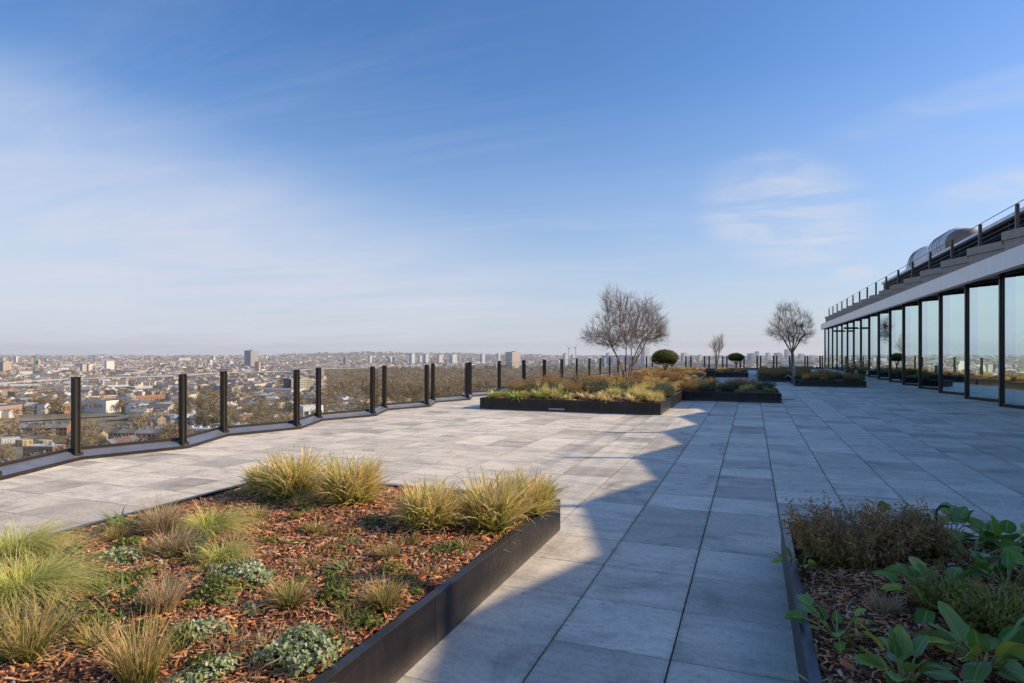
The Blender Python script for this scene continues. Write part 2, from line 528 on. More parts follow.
streak = wsmooth(wnoise(1.3, 8, 0.64, 0.35, 1.2, 0.5, 0.9), 0.40, 0.74)
soft = wsmooth(wnoise(0.7, 5, 0.55, 0.6, 1.0, 0.35, 0.6, 3.0), 0.22, 0.72)
fine = wsmooth(wnoise(1.9, 6, 0.58, 0.6, 1.0, 1.0, 1.2, 4.6), 0.30, 0.70)
low = wmath('SUBTRACT', 1.0, wsmooth(sepw.outputs[2], 0.03, 0.42))
west = spot(60, 285, 1.0, 0.29, -0.17)
cl = wmath('MULTIPLY', wmath('MULTIPLY', west, wmath('ADD', wmath('MULTIPLY', soft, 0.65), 0.33)), 0.86)
cl = wmath('ADD', cl, wmath('MULTIPLY', wmath('MULTIPLY', streak, low), 0.26))
wisp = wmath('MULTIPLY', spot(783, 212, 0.145, 0.095, -0.30), wmath('ADD', wmath('MULTIPLY', fine, 0.78), 0.10))
cl = wmath('ADD', cl, wmath('MULTIPLY', wisp, 0.95))
cl = wmath('ADD', cl, wmath('MULTIPLY', wmath('MULTIPLY', spot(855, 273, 0.035, 0.014, 0.05), wmath('ADD', wmath('MULTIPLY', fine, 0.6), 0.4)), 0.75))
cl = wmath('ADD', cl, wmath('MULTIPLY', wmath('MULTIPLY', spot(985, 95, 0.20, 0.03, 0.06), fine), 0.40))
cl = wmath('ADD', cl, wmath('MULTIPLY', wmath('MULTIPLY', spot(1000, 190, 0.10, 0.03, 0.1), fine), 0.5))
cl = wmath('ADD', cl, wmath('MULTIPLY', wmath('MULTIPLY', spot(230, 80, 0.6, 0.22, 0.2), streak), 0.12))
cl = wmath('MINIMUM', cl, 0.92)
hs = wn('ShaderNodeHueSaturation'); hs.inputs['Saturation'].default_value = 1.25; hs.inputs['Value'].default_value = 1.17
wl(sky.outputs[0], hs.inputs['Color'])
mixw = wn('ShaderNodeMix', data_type='RGBA')
hzf = wmath('MULTIPLY', wmath('SUBTRACT', 1.0, wsmooth(sepw.outputs[2], -0.05, 0.42)), 0.78)
mixh = wn('ShaderNodeMix', data_type='RGBA')
tint = wn('ShaderNodeMix', data_type='RGBA', blend_type='MULTIPLY'); tint.inputs[0].default_value = 1.0
wl(hs.outputs[0], tint.inputs[6]); tint.inputs[7].default_value = (1.0, 0.92, 1.0, 1)
wl(hzf, mixh.inputs[0]); wl(tint.outputs[2], mixh.inputs[6]); mixh.inputs[7].default_value = (3.0, 3.55, 4.6, 1)
wl(cl, mixw.inputs[0]); wl(mixh.outputs[2], mixw.inputs[6])
mixw.inputs[7].default_value = (4.5, 4.75, 5.45, 1)
wl(mixw.outputs[2], bg.inputs[0]); wl(bg.outputs[0], wout.inputs[0])

cam = bpy.data.cameras.new('camera')
co = bpy.data.objects.new('camera', cam)
C.objects.link(co)
cam.sensor_width = 36
cam.lens = 36 * F / 1024
cam.shift_y = (HY - 341.5) / 1024
co.location = (0, 0, EYE)
co.rotation_euler = (PI / 2, 0, YAW)
cam.clip_start = 0.05
cam.clip_end = 60000
sc.camera = co
sc.view_settings.view_transform = 'Standard'
sc.view_settings.look = 'None'
sc.cycles.max_bounces = 8
sc.cycles.diffuse_bounces = 3
sc.cycles.transparent_max_bounces = 24
sc.cycles.volume_bounces = 0
sc.cycles.sample_clamp_indirect = 6
sc.cycles.use_denoising = True

#@@TERRACE
# ------------------------------------------------------------------ terrace floor
RP = 2.58                                   # balustrade zigzag period
RAIL = []                                   # left balustrade posts, near to far
for k in range(-4, 16):
    RAIL.append((-8.75, 5.84 + RP * k)); RAIL.append((-8.24, 5.84 + RP * (k + 0.5)))
RAIL = [p for p in RAIL if p[1] < 47.2]
FAR0, FAR1 = RAIL[-1], (5.75, 60.5)
nfar = 22
FARRAIL = []
fd = Vector((FAR1[0] - FAR0[0], FAR1[1] - FAR0[1])); fl = fd.length; fd /= fl; fn_ = Vector((fd.y, -fd.x))
for i in range(1, nfar + 1):
    q = Vector(FAR0) + fd * fl * i / nfar + fn_ * (0.5 if i % 2 else 0.0)
    FARRAIL.append((q.x, q.y))


def clip(poly, a, b, c_):
    """keep the part with a x + b y >= c"""
    out = []
    for i in range(len(poly)):
        p, q = poly[i], poly[(i + 1) % len(poly)]
        dp, dq = a * p[0] + b * p[1] - c_, a * q[0] + b * q[1] - c_
        if dp >= 0: out.append(p)
        if (dp >= 0) != (dq >= 0):
            s = dp / (dp - dq)
            out.append((p[0] + (q[0] - p[0]) * s, p[1] + (q[1] - p[1]) * s))
    return out


GX, GY = 0.23, 0.09
V, Fc = [], []
mbt = MB()
fa, fb = fd.y * -1, fd.x                    # far edge half plane (keep the near side)
fcst = fa * FAR0[0] + fb * FAR0[1]
for i in range(-16, 12):
    for j in range(-12, 102):
        x0, x1 = GX + 0.6 * i + 0.0042, GX + 0.6 * (i + 1) - 0.0042
        y0, y1 = GY + 0.6 * j + 0.0018, GY + 0.6 * (j + 1) - 0.0018
        if x1 < -8.9 or x0 > 7.0: continue
        base = [(x0, y0), (x1, y0), (x1, y1), (x0, y1)]
        base = clip(base, -fa, -fb, -fcst)
        if len(base) < 3: continue
        pieces = [base]
        if x0 < -8.1:
            pieces = []
            for (p, q) in zip(RAIL[:-1], RAIL[1:]):
                pc = clip(clip(base, 0, 1, p[1]), 0, -1, -q[1])
                if len(pc) < 3: continue
                ex, ey = q[0] - p[0], q[1] - p[1]
                pc = clip(pc, ey, -ex, ey * p[0] - ex * p[1])
                if len(pc) >= 3: pieces.append(pc)
        dz = random.gauss(0, 0.0009)
        tx, ty = random.gauss(0, 0.0016), random.gauss(0, 0.0016)
        cx, cy = (x0 + x1) / 2, (y0 + y1) / 2
        for pc in pieces:
            n = len(pc)
            top = [(p[0], p[1], dz + tx * (p[0] - cx) + ty * (p[1] - cy)) for p in pc]
            bot = [(p[0], p[1], -0.03) for p in pc]
            mbt.add(top + bot, [tuple(range(n))] + [(a_, n + a_, n + (a_ + 1) % n, (a_ + 1) % n) for a_ in range(n)])
tag(mbt.build('paving', M['slab']), 'grey stone paving slabs laid in a square grid over the roof terrace', kind='structure')
sl = MB()
outline = RAIL + FARRAIL + [(6.0, 66.6), (12.6, 66.6), (12.6, RAIL[0][1])]
sl.prism(list(reversed(outline)), -0.6, -0.012)
tag(sl.build('terrace_slab', M['joint']), 'roof terrace deck below the paving slabs', kind='structure')


# ------------------------------------------------------------------ glass balustrades
def offset_line(pts, d):
    """parallel polyline shifted by d to the left of travel"""
    out = []
    for i, p in enumerate(pts):
        a = Vector(pts[max(i - 1, 0)]); b = Vector(p); c_ = Vector(pts[min(i + 1, len(pts) - 1)])
        n1_ = (b - a); n2_ = (c_ - b)
        if n1_.length < 1e-6: n1_ = n2_
        if n2_.length < 1e-6: n2_ = n1_
        n1_ = Vector((-n1_.y, n1_.x)).normalized(); n2_ = Vector((-n2_.y, n2_.x)).normalized()
        m_ = (n1_ + n2_).normalized()
        m_ /= max(0.5, m_.dot(n1_))
        out.append((b.x + m_.x * d, b.y + m_.y * d))
    return out


post_me = None
def post_mesh():
    mb = MB()
    # two flat blades joined by a recessed web
    for s in (-1, 1):
        mb.bevbox((0, s * 0.031, 0.535), (0.088, 0.024, 1.07), 0.004)
    mb.box((0, 0, 0.52), (0.055, 0.04, 1.04))
    mb.bevbox((0, 0, -0.012), (0.14, 0.12, 0.05), 0.004)
    for sx in (-0.055, 0.055):
        for s in (-1, 1): mb.lathe([(0.009, 0.0), (0.009, 0.012)], 8, 0, (sx, s * 0.05, 0.013))
    return mb.mesh('post', M['bronze'])


def balustrade(name, pts, label):
    global post_me
    root = empty(name, (pts[0][0], pts[0][1], 0), 0, label, 'balustrade')
    o0 = Vector((pts[0][0], pts[0][1], 0))
    L_ = lambda p, z=0: (p[0] - o0.x, p[1] - o0.y, z)
    if post_me is None: post_me = post_mesh()
    inner, mid, outer = offset_line(pts, -0.10), offset_line(pts, 0.10), offset_line(pts, 0.20)
    kb, fb_ = MB(), MB()
    for i in range(len(pts) - 1):
        a0, a1, m0, m1, b0, b1 = inner[i], inner[i + 1], mid[i], mid[i + 1], outer[i], outer[i + 1]
        # kerb: front face, outer face
        kb.add([L_(a0, -0.05), L_(a1, -0.05), L_(a1, 0.042), L_(a0, 0.042)], [(0, 1, 2, 3)])
        kb.add([L_(b0, -0.6), L_(b1, -0.6), L_(b1, 0.13), L_(b0, 0.13)], [(3, 2, 1, 0)])
        i2a, i2b = offset_line(pts, -0.085)[i], offset_line(pts, -0.085)[i + 1]
        kb.add([L_(a0, 0.042), L_(a1, 0.042), L_(i2b, 0.046), L_(i2a, 0.046)], [(0, 1, 2, 3)])
        fb_.add([L_(i2a, 0.046), L_(i2b, 0.046), L_(m1, 0.125), L_(m0, 0.125)], [(0, 1, 2, 3)])
        fb_.add([L_(m0, 0.125), L_(m1, 0.125), L_(b1, 0.13), L_(b0, 0.13)], [(0, 1, 2, 3)])
    kb.build('kerb', M['bronze'], root)
    fb_.build('flashing', M['flashing'], root)
    for i, p in enumerate(pts):
        a = Vector(pts[max(i - 1, 0)]); c_ = Vector(pts[min(i + 1, len(pts) - 1)])
        d = (c_ - a)
        ang = math.atan2(d.y, d.x) + PI / 2
        link('post', post_me, root, L_(p, 0.08 if i else 0.08), ang)
    for i in range(len(pts) - 1):
        a, b = Vector(mid[i]), Vector(mid[i + 1])
        d = b - a; ln = d.length; ang = math.atan2(d.y, d.x); c_ = (a + b) / 2
        g = MB()
        hl = ln / 2 - 0.035
        g.add([(-hl, 0, 0.15), (hl, 0, 0.15), (hl, 0, 1.115), (-hl, 0, 1.115)], [(0, 1, 2, 3)], 0)
        g.box((0, 0, 1.121), (hl * 2, 0.018, 0.011), 0, 1)
        g.build('glass_panel', [M['rail_glass'], M['glass_edge']], root, L_(c_), ang)
        ch = MB()
        ch.bevbox((0, 0, 0.142), (ln - 0.02, 0.04, 0.036), 0.006)
        ch.build('bottom_rail', M['bronze'], root, L_(c_), ang)
    return root


balustrade('glass_balustrade', RAIL, 'zigzag glass balustrade with dark bronze posts along the left terrace edge facing the city')
balustrade('glass_balustrade', [RAIL[-1]] + FARRAIL, 'low glass balustrade across the far end of the terrace behind the bare trees')

# ------------------------------------------------------------------ raised planters
def inset_poly(poly, d):
    n = len(poly); out = []
    for i in range(n):
        a, b, c_ = Vector(poly[i - 1]), Vector(poly[i]), Vector(poly[(i + 1) % n])
        e1, e2 = (b - a).normalized(), (c_ - b).normalized()
        n1_, n2_ = Vector((-e1.y, e1.x)), Vector((-e2.y, e2.x))
        s = e1.cross(e2)
        if abs(s) < 1e-6: out.append(tuple(b + n1_ * d)); continue
        out.append(tuple(b + n1_ * d + e1 * (d * (n2_ - n1_).dot(e2) * 0) + (e2 - e1) * 0))
        # intersection of the two shifted edges
        p1, p2 = b + n1_ * d, b + n2_ * d
        tt = (p2 - p1).cross(e2) / s
        out[-1] = tuple(p1 + e1 * tt)
    return out


def planter(name, poly, h, label, plate=None):
    """poly counter clockwise, world coordinates"""
    ox, oy = poly[0]
    root = empty(name, (ox, oy, 0), 0, label, 'planter')
    P = [(p[0] - ox, p[1] - oy) for p in poly]
    rim_i, th_i = inset_poly(P, 0.045), inset_poly(P, 0.012)
    n = len(P)
    for i in range(n):
        a, b, ai, bi = Vector(P[i]), Vector(P[(i + 1) % n]), Vector(th_i[i]), Vector(th_i[(i + 1) % n])
        ln = (b - a).length
        k = max(1, round(ln / 2.4))
        mb = MB()
        for s in range(k):            # welded lengths with a hairline gap
            g0, g1 = (0.0 if s == 0 else 0.002 / ln), (0.0 if s == k - 1 else 0.002 / ln)
            t0, t1 = s / k + g0, (s + 1) / k - g1
            q = [a.lerp(b, t0), a.lerp(b, t1), ai.lerp(bi, t1), ai.lerp(bi, t0)]
            mb.prism([(v_.x, v_.y) for v_ in q], 0.004, h - 0.006)
        mb.build('side_panel', M['planter'], root)
    mb = MB()
    for i in range(n):
        j = (i + 1) % n
        q = [P[i], P[j], rim_i[j], rim_i[i]]
        vs = [(p[0], p[1], h - 0.006) for p in q] + [(p[0], p[1], h) for p in q]
        mb.add(vs, [(4, 5, 6, 7), (0, 1, 5, 4), (2, 3, 7, 6), (3, 2, 1, 0)])
    mb.build('rim', M['rim'], root)
    if plate:
        pb = MB(); pb.bevbox((plate[0] - ox, plate[1] - oy - 0.006, plate[2]), (plate[3], 0.012, plate[4]), 0.003)
        pb.build('vent_plate', M['pale_plate'], root)
    return root


HP = 0.26
LB = [(-4.47, -1.6), (-1.5, -1.6), (-1.5, 5.0), (-4.47, 5.0)]
RB = [(0.2, -1.6), (3.2, -1.6), (3.2, 4.97), (0.2, 4.97)]
P1 = [(-6.65, 14.85), (-2.0, 14.85), (-2.0, 19.6), (0.8, 19.6), (0.8, 22.4), (-2.1, 22.4), (-2.25, 38.0), (-0.2, 38.0), (-0.2, 44.0), (-6.65, 44.0)]
P3 = [(1.72, 29.3), (4.43, 29.3), (4.43, 36.2), (1.72, 36.2)]
P5 = [(0.3, 33.2), (1.60, 33.2), (1.60, 37.4), (3.4, 37.4), (3.4, 44.0), (0.3, 44.0)]
planter('raised_planter', LB, HP, 'dark steel planter in the left foreground, filled with bark mulch and tufted grasses')
planter('raised_planter', RB, HP, 'dark steel planter in the shaded right foreground with big leathery leaves')
planter('raised_planter', P1, 0.29, 'long L-shaped dark planter in the middle distance with the largest bare tree', (-4.55, 14.85, 0.06, 0.42, 0.035))
planter('raised_planter', P3, 0.27, 'low dark planter nearest the glass pavilion at the far right', None)
planter('raised_planter', P5, 0.27, 'dark planter at the far end that carries the single-trunk bare tree', None)


def pnoise(x, y, s=0):
    return (math.sin(x * 2.1 + s) * math.cos(y * 1.7 - s * 0.7) + 0.6 * math.sin(x * 5.3 - y * 3.1 + s) + 0.4 * math.cos(x * 9.1 + y * 7.7 + s * 2)) / 2


def inside(poly, x, y):
    r = False
    for i in range(len(poly)):
        (x0, y0), (x1, y1) = poly[i], poly[i - 1]
        if (y0 > y) != (y1 > y) and x < (x1 - x0) * (y - y0) / (y1 - y0) + x0: r = not r
    return r


def edge_dist(rects, x, y):
    return max(min(x - a, c_ - x, y - b, d - y) for a, b, c_, d in rects)


def bed_height(rects, h, x, y):
    e = max(0.0, edge_dist(rects, x, y))
    return h - 0.045 + 0.09 * (1 - math.exp(-e / 0.35)) + 0.022 * pnoise(x * 1.3, y * 1.3)


def mulch(name, rects, h, step, label, chips=0, region=None):
    """rects must touch only along edges"""
    mb = MB()
    for a, b, c_, d in rects:
        nx, ny = max(2, int((c_ - a) / step)), max(2, int((d - b) / step))
        vs = []
        for j in range(ny + 1):
            for i in range(nx + 1):
                x, y = a + (c_ - a) * i / nx, b + (d - b) * j / ny
                vs.append((x, y, bed_height(rects, h, x, y)))
        mb.add(vs, [(j * (nx + 1) + i, j * (nx + 1) + i + 1, (j + 1) * (nx + 1) + i + 1, (j + 1) * (nx + 1) + i) for j in range(ny) for i in range(nx)], 0, True)
    o = tag(mb.build(name, M['mulch']), label, 'mulch', kind='stuff')
    return o


def chip_layer(name, rect, rects, h, n, label, seed=1, size=1.0):
    rng = np.random.default_rng(seed)
    x = rng.uniform(rect[0], rect[2], n); y = rng.uniform(rect[1], rect[3], n)
    z = np.array([bed_height(rects, h, a, b) for a, b in zip(x, y)]) + rng.uniform(0.0, 0.018, n)
    L_ = rng.gamma(2.2, 0.0078, n) * size + 0.007; W_ = L_ * rng.uniform(0.18, 0.5, n)
    yaw, pit, rol = rng.uniform(0, 2 * PI, n), rng.normal(0, 0.26, n), rng.normal(0, 0.36, n)
    d = np.stack([np.cos(yaw) * np.cos(pit), np.sin(yaw) * np.cos(pit), np.sin(pit)], 1)
    s = np.stack([-np.sin(yaw) * np.cos(rol), np.cos(yaw) * np.cos(rol), np.sin(rol)], 1)
    up = np.cross(d, s)
    c_ = np.stack([x, y, z], 1)
    d *= L_[:, None] / 2; s *= W_[:, None] / 2; up *= (0.12 * W_)[:, None]
    tp = rng.uniform(0.4, 1.0, (n, 1))
    Vv = np.stack([c_ - d - s * tp, c_ - d * 0.8 + s, c_ + d * tp + s * 0.8, c_ + d - s * 0.6, c_ + up * 2.0], 1).reshape(-1, 3)
    k = np.arange(n)[:, None] * 5
    T = np.concatenate([k + np.array([[0, 4, 1]]), k + np.array([[1, 4, 2]]), k + np.array([[2, 4, 3]]), k + np.array([[3, 4, 0]])], 0)
    T = T[:, [0, 2, 1]]
    me = np_mesh(name, Vv, None, T, [M['chips']])
    return tag(link(name, me), label, 'mulch', kind='stuff')


LR = [(-4.455, -1.58, -1.515, 4.985)]
RR = [(0.215, -1.58, 3.185, 4.955)]
P1R = [(-6.63, 14.87, -2.02, 19.61), (-6.63, 19.61, 0.78, 22.38), (-6.63, 22.38, -2.27, 38.02), (-6.63, 38.02, -0.22, 43.98)]
P3R = [(1.74, 29.32, 4.41, 36.18)]
P5R = [(0.32, 33.22, 1.58, 37.42), (0.32, 37.42, 3.38, 43.98)]
mulch('bark_mulch', LR, HP, 0.09, 'red-brown bark mulch bed filling the left foreground planter')
mulch('bark_mulch', RR, HP, 0.09, 'shaded brown bark mulch bed filling the right foreground planter')
mulch('bark_mulch', P1R, 0.29, 0.3, 'bark mulch under the mixed planting of the long middle planter')
mulch('bark_mulch', P3R, 0.27, 0.3, 'bark mulch in the planter nearest the glass pavilion')
mulch('bark_mulch', P5R, 0.27, 0.3, 'bark mulch around the single-trunk bare tree')
chip_layer('bark_chips', (-4.44, 0.6, -1.53, 4.97), LR, HP, 60000, 'loose reddish bark chips scattered over the left foreground bed', 1)
chip_layer('bark_chips', (0.24, 1.6, 2.6, 4.94), RR, HP, 30000, 'loose dull bark chips scattered over the right foreground bed', 2)
chip_layer('bark_chips', (-6.6, 14.9, -2.05, 16.2), P1R, 0.29, 2500, 'bark chips along the front of the long middle planter', 3, 1.6)

def straw_layer(name, rect, rects, h, n, label, seed):
    """fallen grass blades and dead stalks lying on the mulch"""
    rng = np.random.default_rng(seed)
    x = rng.uniform(rect[0], rect[2], n); y = rng.uniform(rect[1], rect[3], n)
    k = np.sin(x * 4.1 + 1) * np.cos(y * 3.3) + 0.5 * np.sin(x * 9 + y * 7)
    ok = k > -0.35
    x, y = x[ok], y[ok]; n = len(x)
    z = np.array([bed_height(rects, h, a, b) for a, b in zip(x, y)]) + rng.uniform(0.008, 0.03, n)
    a = rng.uniform(0, 2 * PI, n); cv = rng.normal(0, 0.7, n); L_ = rng.gamma(3, 0.022, n) + 0.02; el = rng.normal(0.05, 0.22, n)
    P = np.stack([x, y, z], 1); V_ = []
    for i in range(4):
        d = np.stack([np.cos(a + cv * i / 3) * np.cos(el), np.sin(a + cv * i / 3) * np.cos(el), np.sin(el) - 0.10 * i], 1)
        s_ = np.stack([-np.sin(a + cv * i / 3), np.cos(a + cv * i / 3), np.zeros(n)], 1) * (0.0021 - 0.0004 * i)
        V_ += [P - s_, P + s_]
        P = P + d * (L_ / 3)[:, None]
    V_ = np.stack(V_, 1).reshape(-1, 3)
    q = np.arange(n)[:, None] * 8
    Q = np.concatenate([q + np.array([[2 * i, 2 * i + 1, 2 * i + 3, 2 * i + 2]]) for i in range(3)])
    me = np_mesh(name, V_, Q, None, [M['straw']], attrs=None)
    return tag(link(name, me), label, 'litter', kind='stuff')


M['straw'] = island_mat('fallen_straw', [(0.0, (0.28, 0.17, 0.09)), (0.4, (0.55, 0.40, 0.22)), (0.8, (0.70, 0.56, 0.36)), (1.0, (0.34, 0.33, 0.12))], 0.75)
straw_layer('dry_litter', (-4.42, 0.8, -1.55, 4.95), LR, HP, 2600, 'fallen straw and dead stalks lying over the left foreground mulch', 11)
straw_layer('dry_litter', (0.26, 1.8, 2.6, 4.9), RR, HP, 1300, 'fallen straw and dead stalks lying over the right foreground mulch', 12)

#@@PLANTS
# ------------------------------------------------------------------ plants
def blades(n, Lr, r0, e0, bend, wd, ns=5, seed=0, lean=(0, 0), twist=0.6, tipw=0.15, dome=0.0, az=None, curl=0.5):
    """n curved strap blades; returns V, Q, t, r"""
    rng = np.random.default_rng(seed)
    a = rng.uniform(0, 2 * PI, n) if az is None else rng.normal(az[0], az[1], n)
    rr = r0 * np.sqrt(rng.uniform(0, 1, n))
    pa = a + rng.normal(0, 0.6, n)
    base = np.stack([rr * np.cos(pa), rr * np.sin(pa), np.full(n, -0.015)], 1)
    L_ = rng.uniform(Lr[0], Lr[1], n)
    el = np.radians(rng.uniform(e0[0], e0[1], n))
    bd = np.radians(rng.uniform(bend[0], bend[1], n))
    w_ = wd * rng.uniform(0.6, 1.3, n)
    tw = rng.normal(0, twist, n)
    drift = rng.normal(0, curl, n)
    P = base.copy(); V_, tt = [], []
    rnd_ = rng.uniform(0, 1, n)
    for i in range(ns + 1):
        s = i / ns
        e = el - bd * s ** 1.3
        a = a + drift / ns
        d = np.stack([np.cos(a) * np.cos(e) + lean[0] * s, np.sin(a) * np.cos(e) + lean[1] * s, np.sin(e)], 1)
        if i > 0: P = P + d * (L_ / ns)[:, None]
        side = np.stack([-np.sin(a + tw * (0.4 + s)), np.cos(a + tw * (0.4 + s)), 0.3 * np.sin(tw)], 1)
        ww = w_ * (tipw + (1 - tipw) * math.sin(PI * min(1, 0.30 + 0.70 * s)) if s > 0.3 else 0.85)
        ww = w_ * max(tipw, (0.7 + 0.3 * s / 0.3) if s < 0.3 else 1 - ((s - 0.3) / 0.7) ** 1.6)
        V_.append(P - side * (ww / 2)[:, None]); V_.append(P + side * (ww / 2)[:, None])
        tt.append(np.full(n, s)); tt.append(np.full(n, s))
    m = 2 * (ns + 1)
    V_ = np.stack(V_, 1).reshape(-1, 3); tt = np.stack(tt, 1).ravel()
    r_ = np.repeat(rnd_, m)
    k = np.arange(n)[:, None] * m
    Q = np.concatenate([k + np.array([[2 * i, 2 * i + 1, 2 * i + 3, 2 * i + 2]]) for i in range(ns)], 0)
    return V_, Q, tt, r_


def join(parts):
    Vs, Qs, ts, rs, o = [], [], [], [], 0
    for V_, Q, t_, r_ in parts:
        Vs.append(V_); Qs.append(Q + o); ts.append(t_); rs.append(r_); o += len(V_)
    return np.concatenate(Vs), np.concatenate(Qs), np.concatenate(ts), np.concatenate(rs)


def tuft_mesh(name, mat, *parts):
    V_, Q, t_, r_ = join(parts)
    return np_mesh(name, V_, Q, None, [mat], attrs={'t': t_, 'r': r_})


def shift(part, d):
    V_, Q, t_, r_ = part
    return V_ + np.array(d), Q, t_, r_


def leaves(P, N, size, seed=0, ar=0.55, jitter=0.6, t=None):
    """diamond leaves folded along the midrib at points P facing N"""
    rng = np.random.default_rng(seed)
    n = len(P)
    N = N + rng.normal(0, jitter, (n, 3)); N /= np.linalg.norm(N, axis=1)[:, None]
    a = np.cross(N, rng.normal(0, 1, (n, 3))); a /= np.linalg.norm(a, axis=1)[:, None]
    b = np.cross(N, a)
    s = (size * rng.uniform(0.6, 1.35, n))[:, None]
    V_ = np.stack([P, P + a * s * 0.5 + b * s * ar * 0.5 + N * s * 0.10, P + a * s, P + a * s * 0.5 - b * s * ar * 0.5 + N * s * 0.10], 1).reshape(-1, 3)
    k = np.arange(n)[:, None] * 4
    Q = k + np.array([[0, 1, 2, 3]])
    rr = np.repeat(rng.uniform(0, 1, n), 4)
    tt = np.repeat(rng.uniform(0.2, 1, n) if t is None else t, 4)
    return V_, Q, tt, rr


def mound(n, rx, ry, h, size, seed=0, ar=0.6, gap=0.25, jitter=0.5):
    """low dome of leaves with an uneven outline"""
    rng = np.random.default_rng(seed)
    a = rng.uniform(0, 2 * PI, n); u = np.sqrt(rng.uniform(0, 1, n))
    wob = 1 + 0.18 * np.sin(3 * a + seed) + 0.12 * np.sin(5 * a + 2 * seed)
    x, y = rx * u * np.cos(a) * wob, ry * u * np.sin(a) * wob
    lump = 0.75 + 0.25 * np.sin(x * 22 + seed) * np.cos(y * 19 - seed)
    top = h * np.sqrt(np.clip(1 - (u * 0.96) ** 2, 0, 1)) * lump
    z = top * (1 - gap * rng.uniform(0, 1, n) ** 2)
    N = np.stack([x / rx * 0.8, y / ry * 0.8, np.full(n, 0.8)], 1)
    t_ = np.clip(0.15 + 0.85 * z / (h + 1e-6), 0, 1)
    return leaves(np.stack([x, y, z], 1), N, size, seed + 1, ar, jitter, t_)


def sprigs(n, rx, ry, h, size, per, seed=0, spread=0.35):
    """upright twiggy shrub: sprays of needle leaves"""
    rng = np.random.default_rng(seed)
    P, N, tt = [], [], []
    for _ in range(n):
        a, u = rng.uniform(0, 2 * PI), math.sqrt(rng.uniform(0, 1))
        p0 = np.array([rx * u * math.cos(a) * 0.7, ry * u * math.sin(a) * 0.7, 0])
        hh = h * (1 - 0.35 * u) * rng.uniform(0.45, 1.25)
        d = np.array([math.cos(a) * spread * u + rng.normal(0, 0.24), math.sin(a) * spread * u + rng.normal(0, 0.24), 1.0])
        s = rng.uniform(0.05, 1, per)
        p = p0 + d * (s * hh)[:, None] + rng.normal(0, 0.011 if h < 0.48 and rx < 0.31 else 0.022, (per, 3))
        P.append(p); N.append(rng.normal(0, 1, (per, 3)) + np.array([0, 0, 0.4])); tt.append(s)
    return leaves(np.concatenate(P), np.concatenate(N), size, seed + 3, 0.28, 0.2, np.concatenate(tt))


def paddle_plant(n, seed, leaf=(0.10, 0.15), stalk=(0.10, 0.2), wide=0.75, spread=1.0):
    """rosette of broad cupped leaves on stalks: leaf arrays + stalk tubes"""
    rng = np.random.default_rng(seed)
    parts, st = [], []
    for i in range(n):
        a = i * 2.399 + rng.normal(0, 0.35)
        e = rng.uniform(0.25, 1.15)
        sl_ = rng.uniform(*stalk); ll = rng.uniform(*leaf)
        d = np.array([math.cos(a) * math.cos(e) * spread, math.sin(a) * math.cos(e) * spread, math.sin(e)])
        p0 = np.array([math.cos(a) * 0.02, math.sin(a) * 0.02, -0.01])
        p1 = p0 + d * sl_ * 0.55 + np.array([0, 0, 0.01]); p2 = p1 + (d + np.array([0, 0, -0.25])) * sl_ * 0.5
        st.append((p0, p1, p2))
        e2 = e - rng.uniform(-0.25, 0.9)
        f = np.array([math.cos(a) * math.cos(e2), math.sin(a) * math.cos(e2), math.sin(e2)])
        roll = rng.normal(0, 0.5)
        s0 = np.array([-math.sin(a), math.cos(a), 0.0]); u0 = np.cross(f, s0)
        s = s0 * math.cos(roll) + u0 * math.sin(roll); u = np.cross(f, s)
        u = u if u[2] > 0 else u
        nl, nw = 8, 6
        V_ = []
        cup, droop, wav = rng.uniform(0.05, 0.3), rng.uniform(0.0, 0.35), rng.uniform(0, 6)
        for j in range(nl + 1):
            q = j / nl
            wd = wide * ll * 0.5 * (math.sin(PI * min(1, q ** 0.75 * 0.93 + 0.07)) ** 0.7 if q < 1 else 0.12)
            for k in range(nw + 1):
                m_ = k / nw * 2 - 1
                V_.append(p2 + f * (ll * q) + s * (wd * m_) + u * (abs(m_) ** 1.5 * wd * cup * 1.5 + math.sin(q * 9 + wav + 2 * m_) * 0.03 * ll * abs(m_)) - np.array([0, 0, 1]) * droop * ll * q * q)
        V_ = np.array(V_)
        Q = np.array([(j * (nw + 1) + k, j * (nw + 1) + k + 1, (j + 1) * (nw + 1) + k + 1, (j + 1) * (nw + 1) + k) for j in range(nl) for k in range(nw)])
        r_ = np.full(len(V_), rng.uniform(0, 1))
        t_ = np.tile(0.02 + 0.98 * np.abs(np.linspace(-1, 1, nw + 1)) ** 0.4, nl + 1)
        parts.append((V_, Q, t_, r_))
    return parts, st


def plant(name, me, x, y, z, label, cat='plant', group=None, rz=None, s=1.0):
    o = link(name, me)
    o.location = (x, y, z)
    o.rotation_euler = (0, 0, random.uniform(0, 2 * PI) if rz is None else rz)
    o.scale = (s, s, s)
    return tag(o, label, cat, group)


def lbed(px, py):
    x, y = ground(px, py, 0.27)
    return x, y, bed_height(LR, HP, x, y)


def rbed(px, py):
    x, y = ground(px, py, 0.27)
    return x, y, bed_height(RR, HP, x, y)


def mop(seed, h, r, n=1100):
    return (blades(int(n * 0.46), (h * 0.62, h * 1.10), r * 0.55, (72, 92), (5, 75), 0.0135, 6, seed, (0, 0), 1.1, 0.22, 0, None, 1.0),
            blades(int(n * 0.34), (h * 0.62, h * 1.05), r * 0.62, (56, 86), (15, 95), 0.0135, 6, seed + 1, (0, 0), 1.1, 0.22, 0, None, 1.0),
            blades(int(n * 0.20), (h * 0.4, h * 0.8), r * 0.6, (25, 60), (0, 60), 0.0135, 5, seed + 2, (0, 0), 1.0, 0.2, 0, None, 0.8))

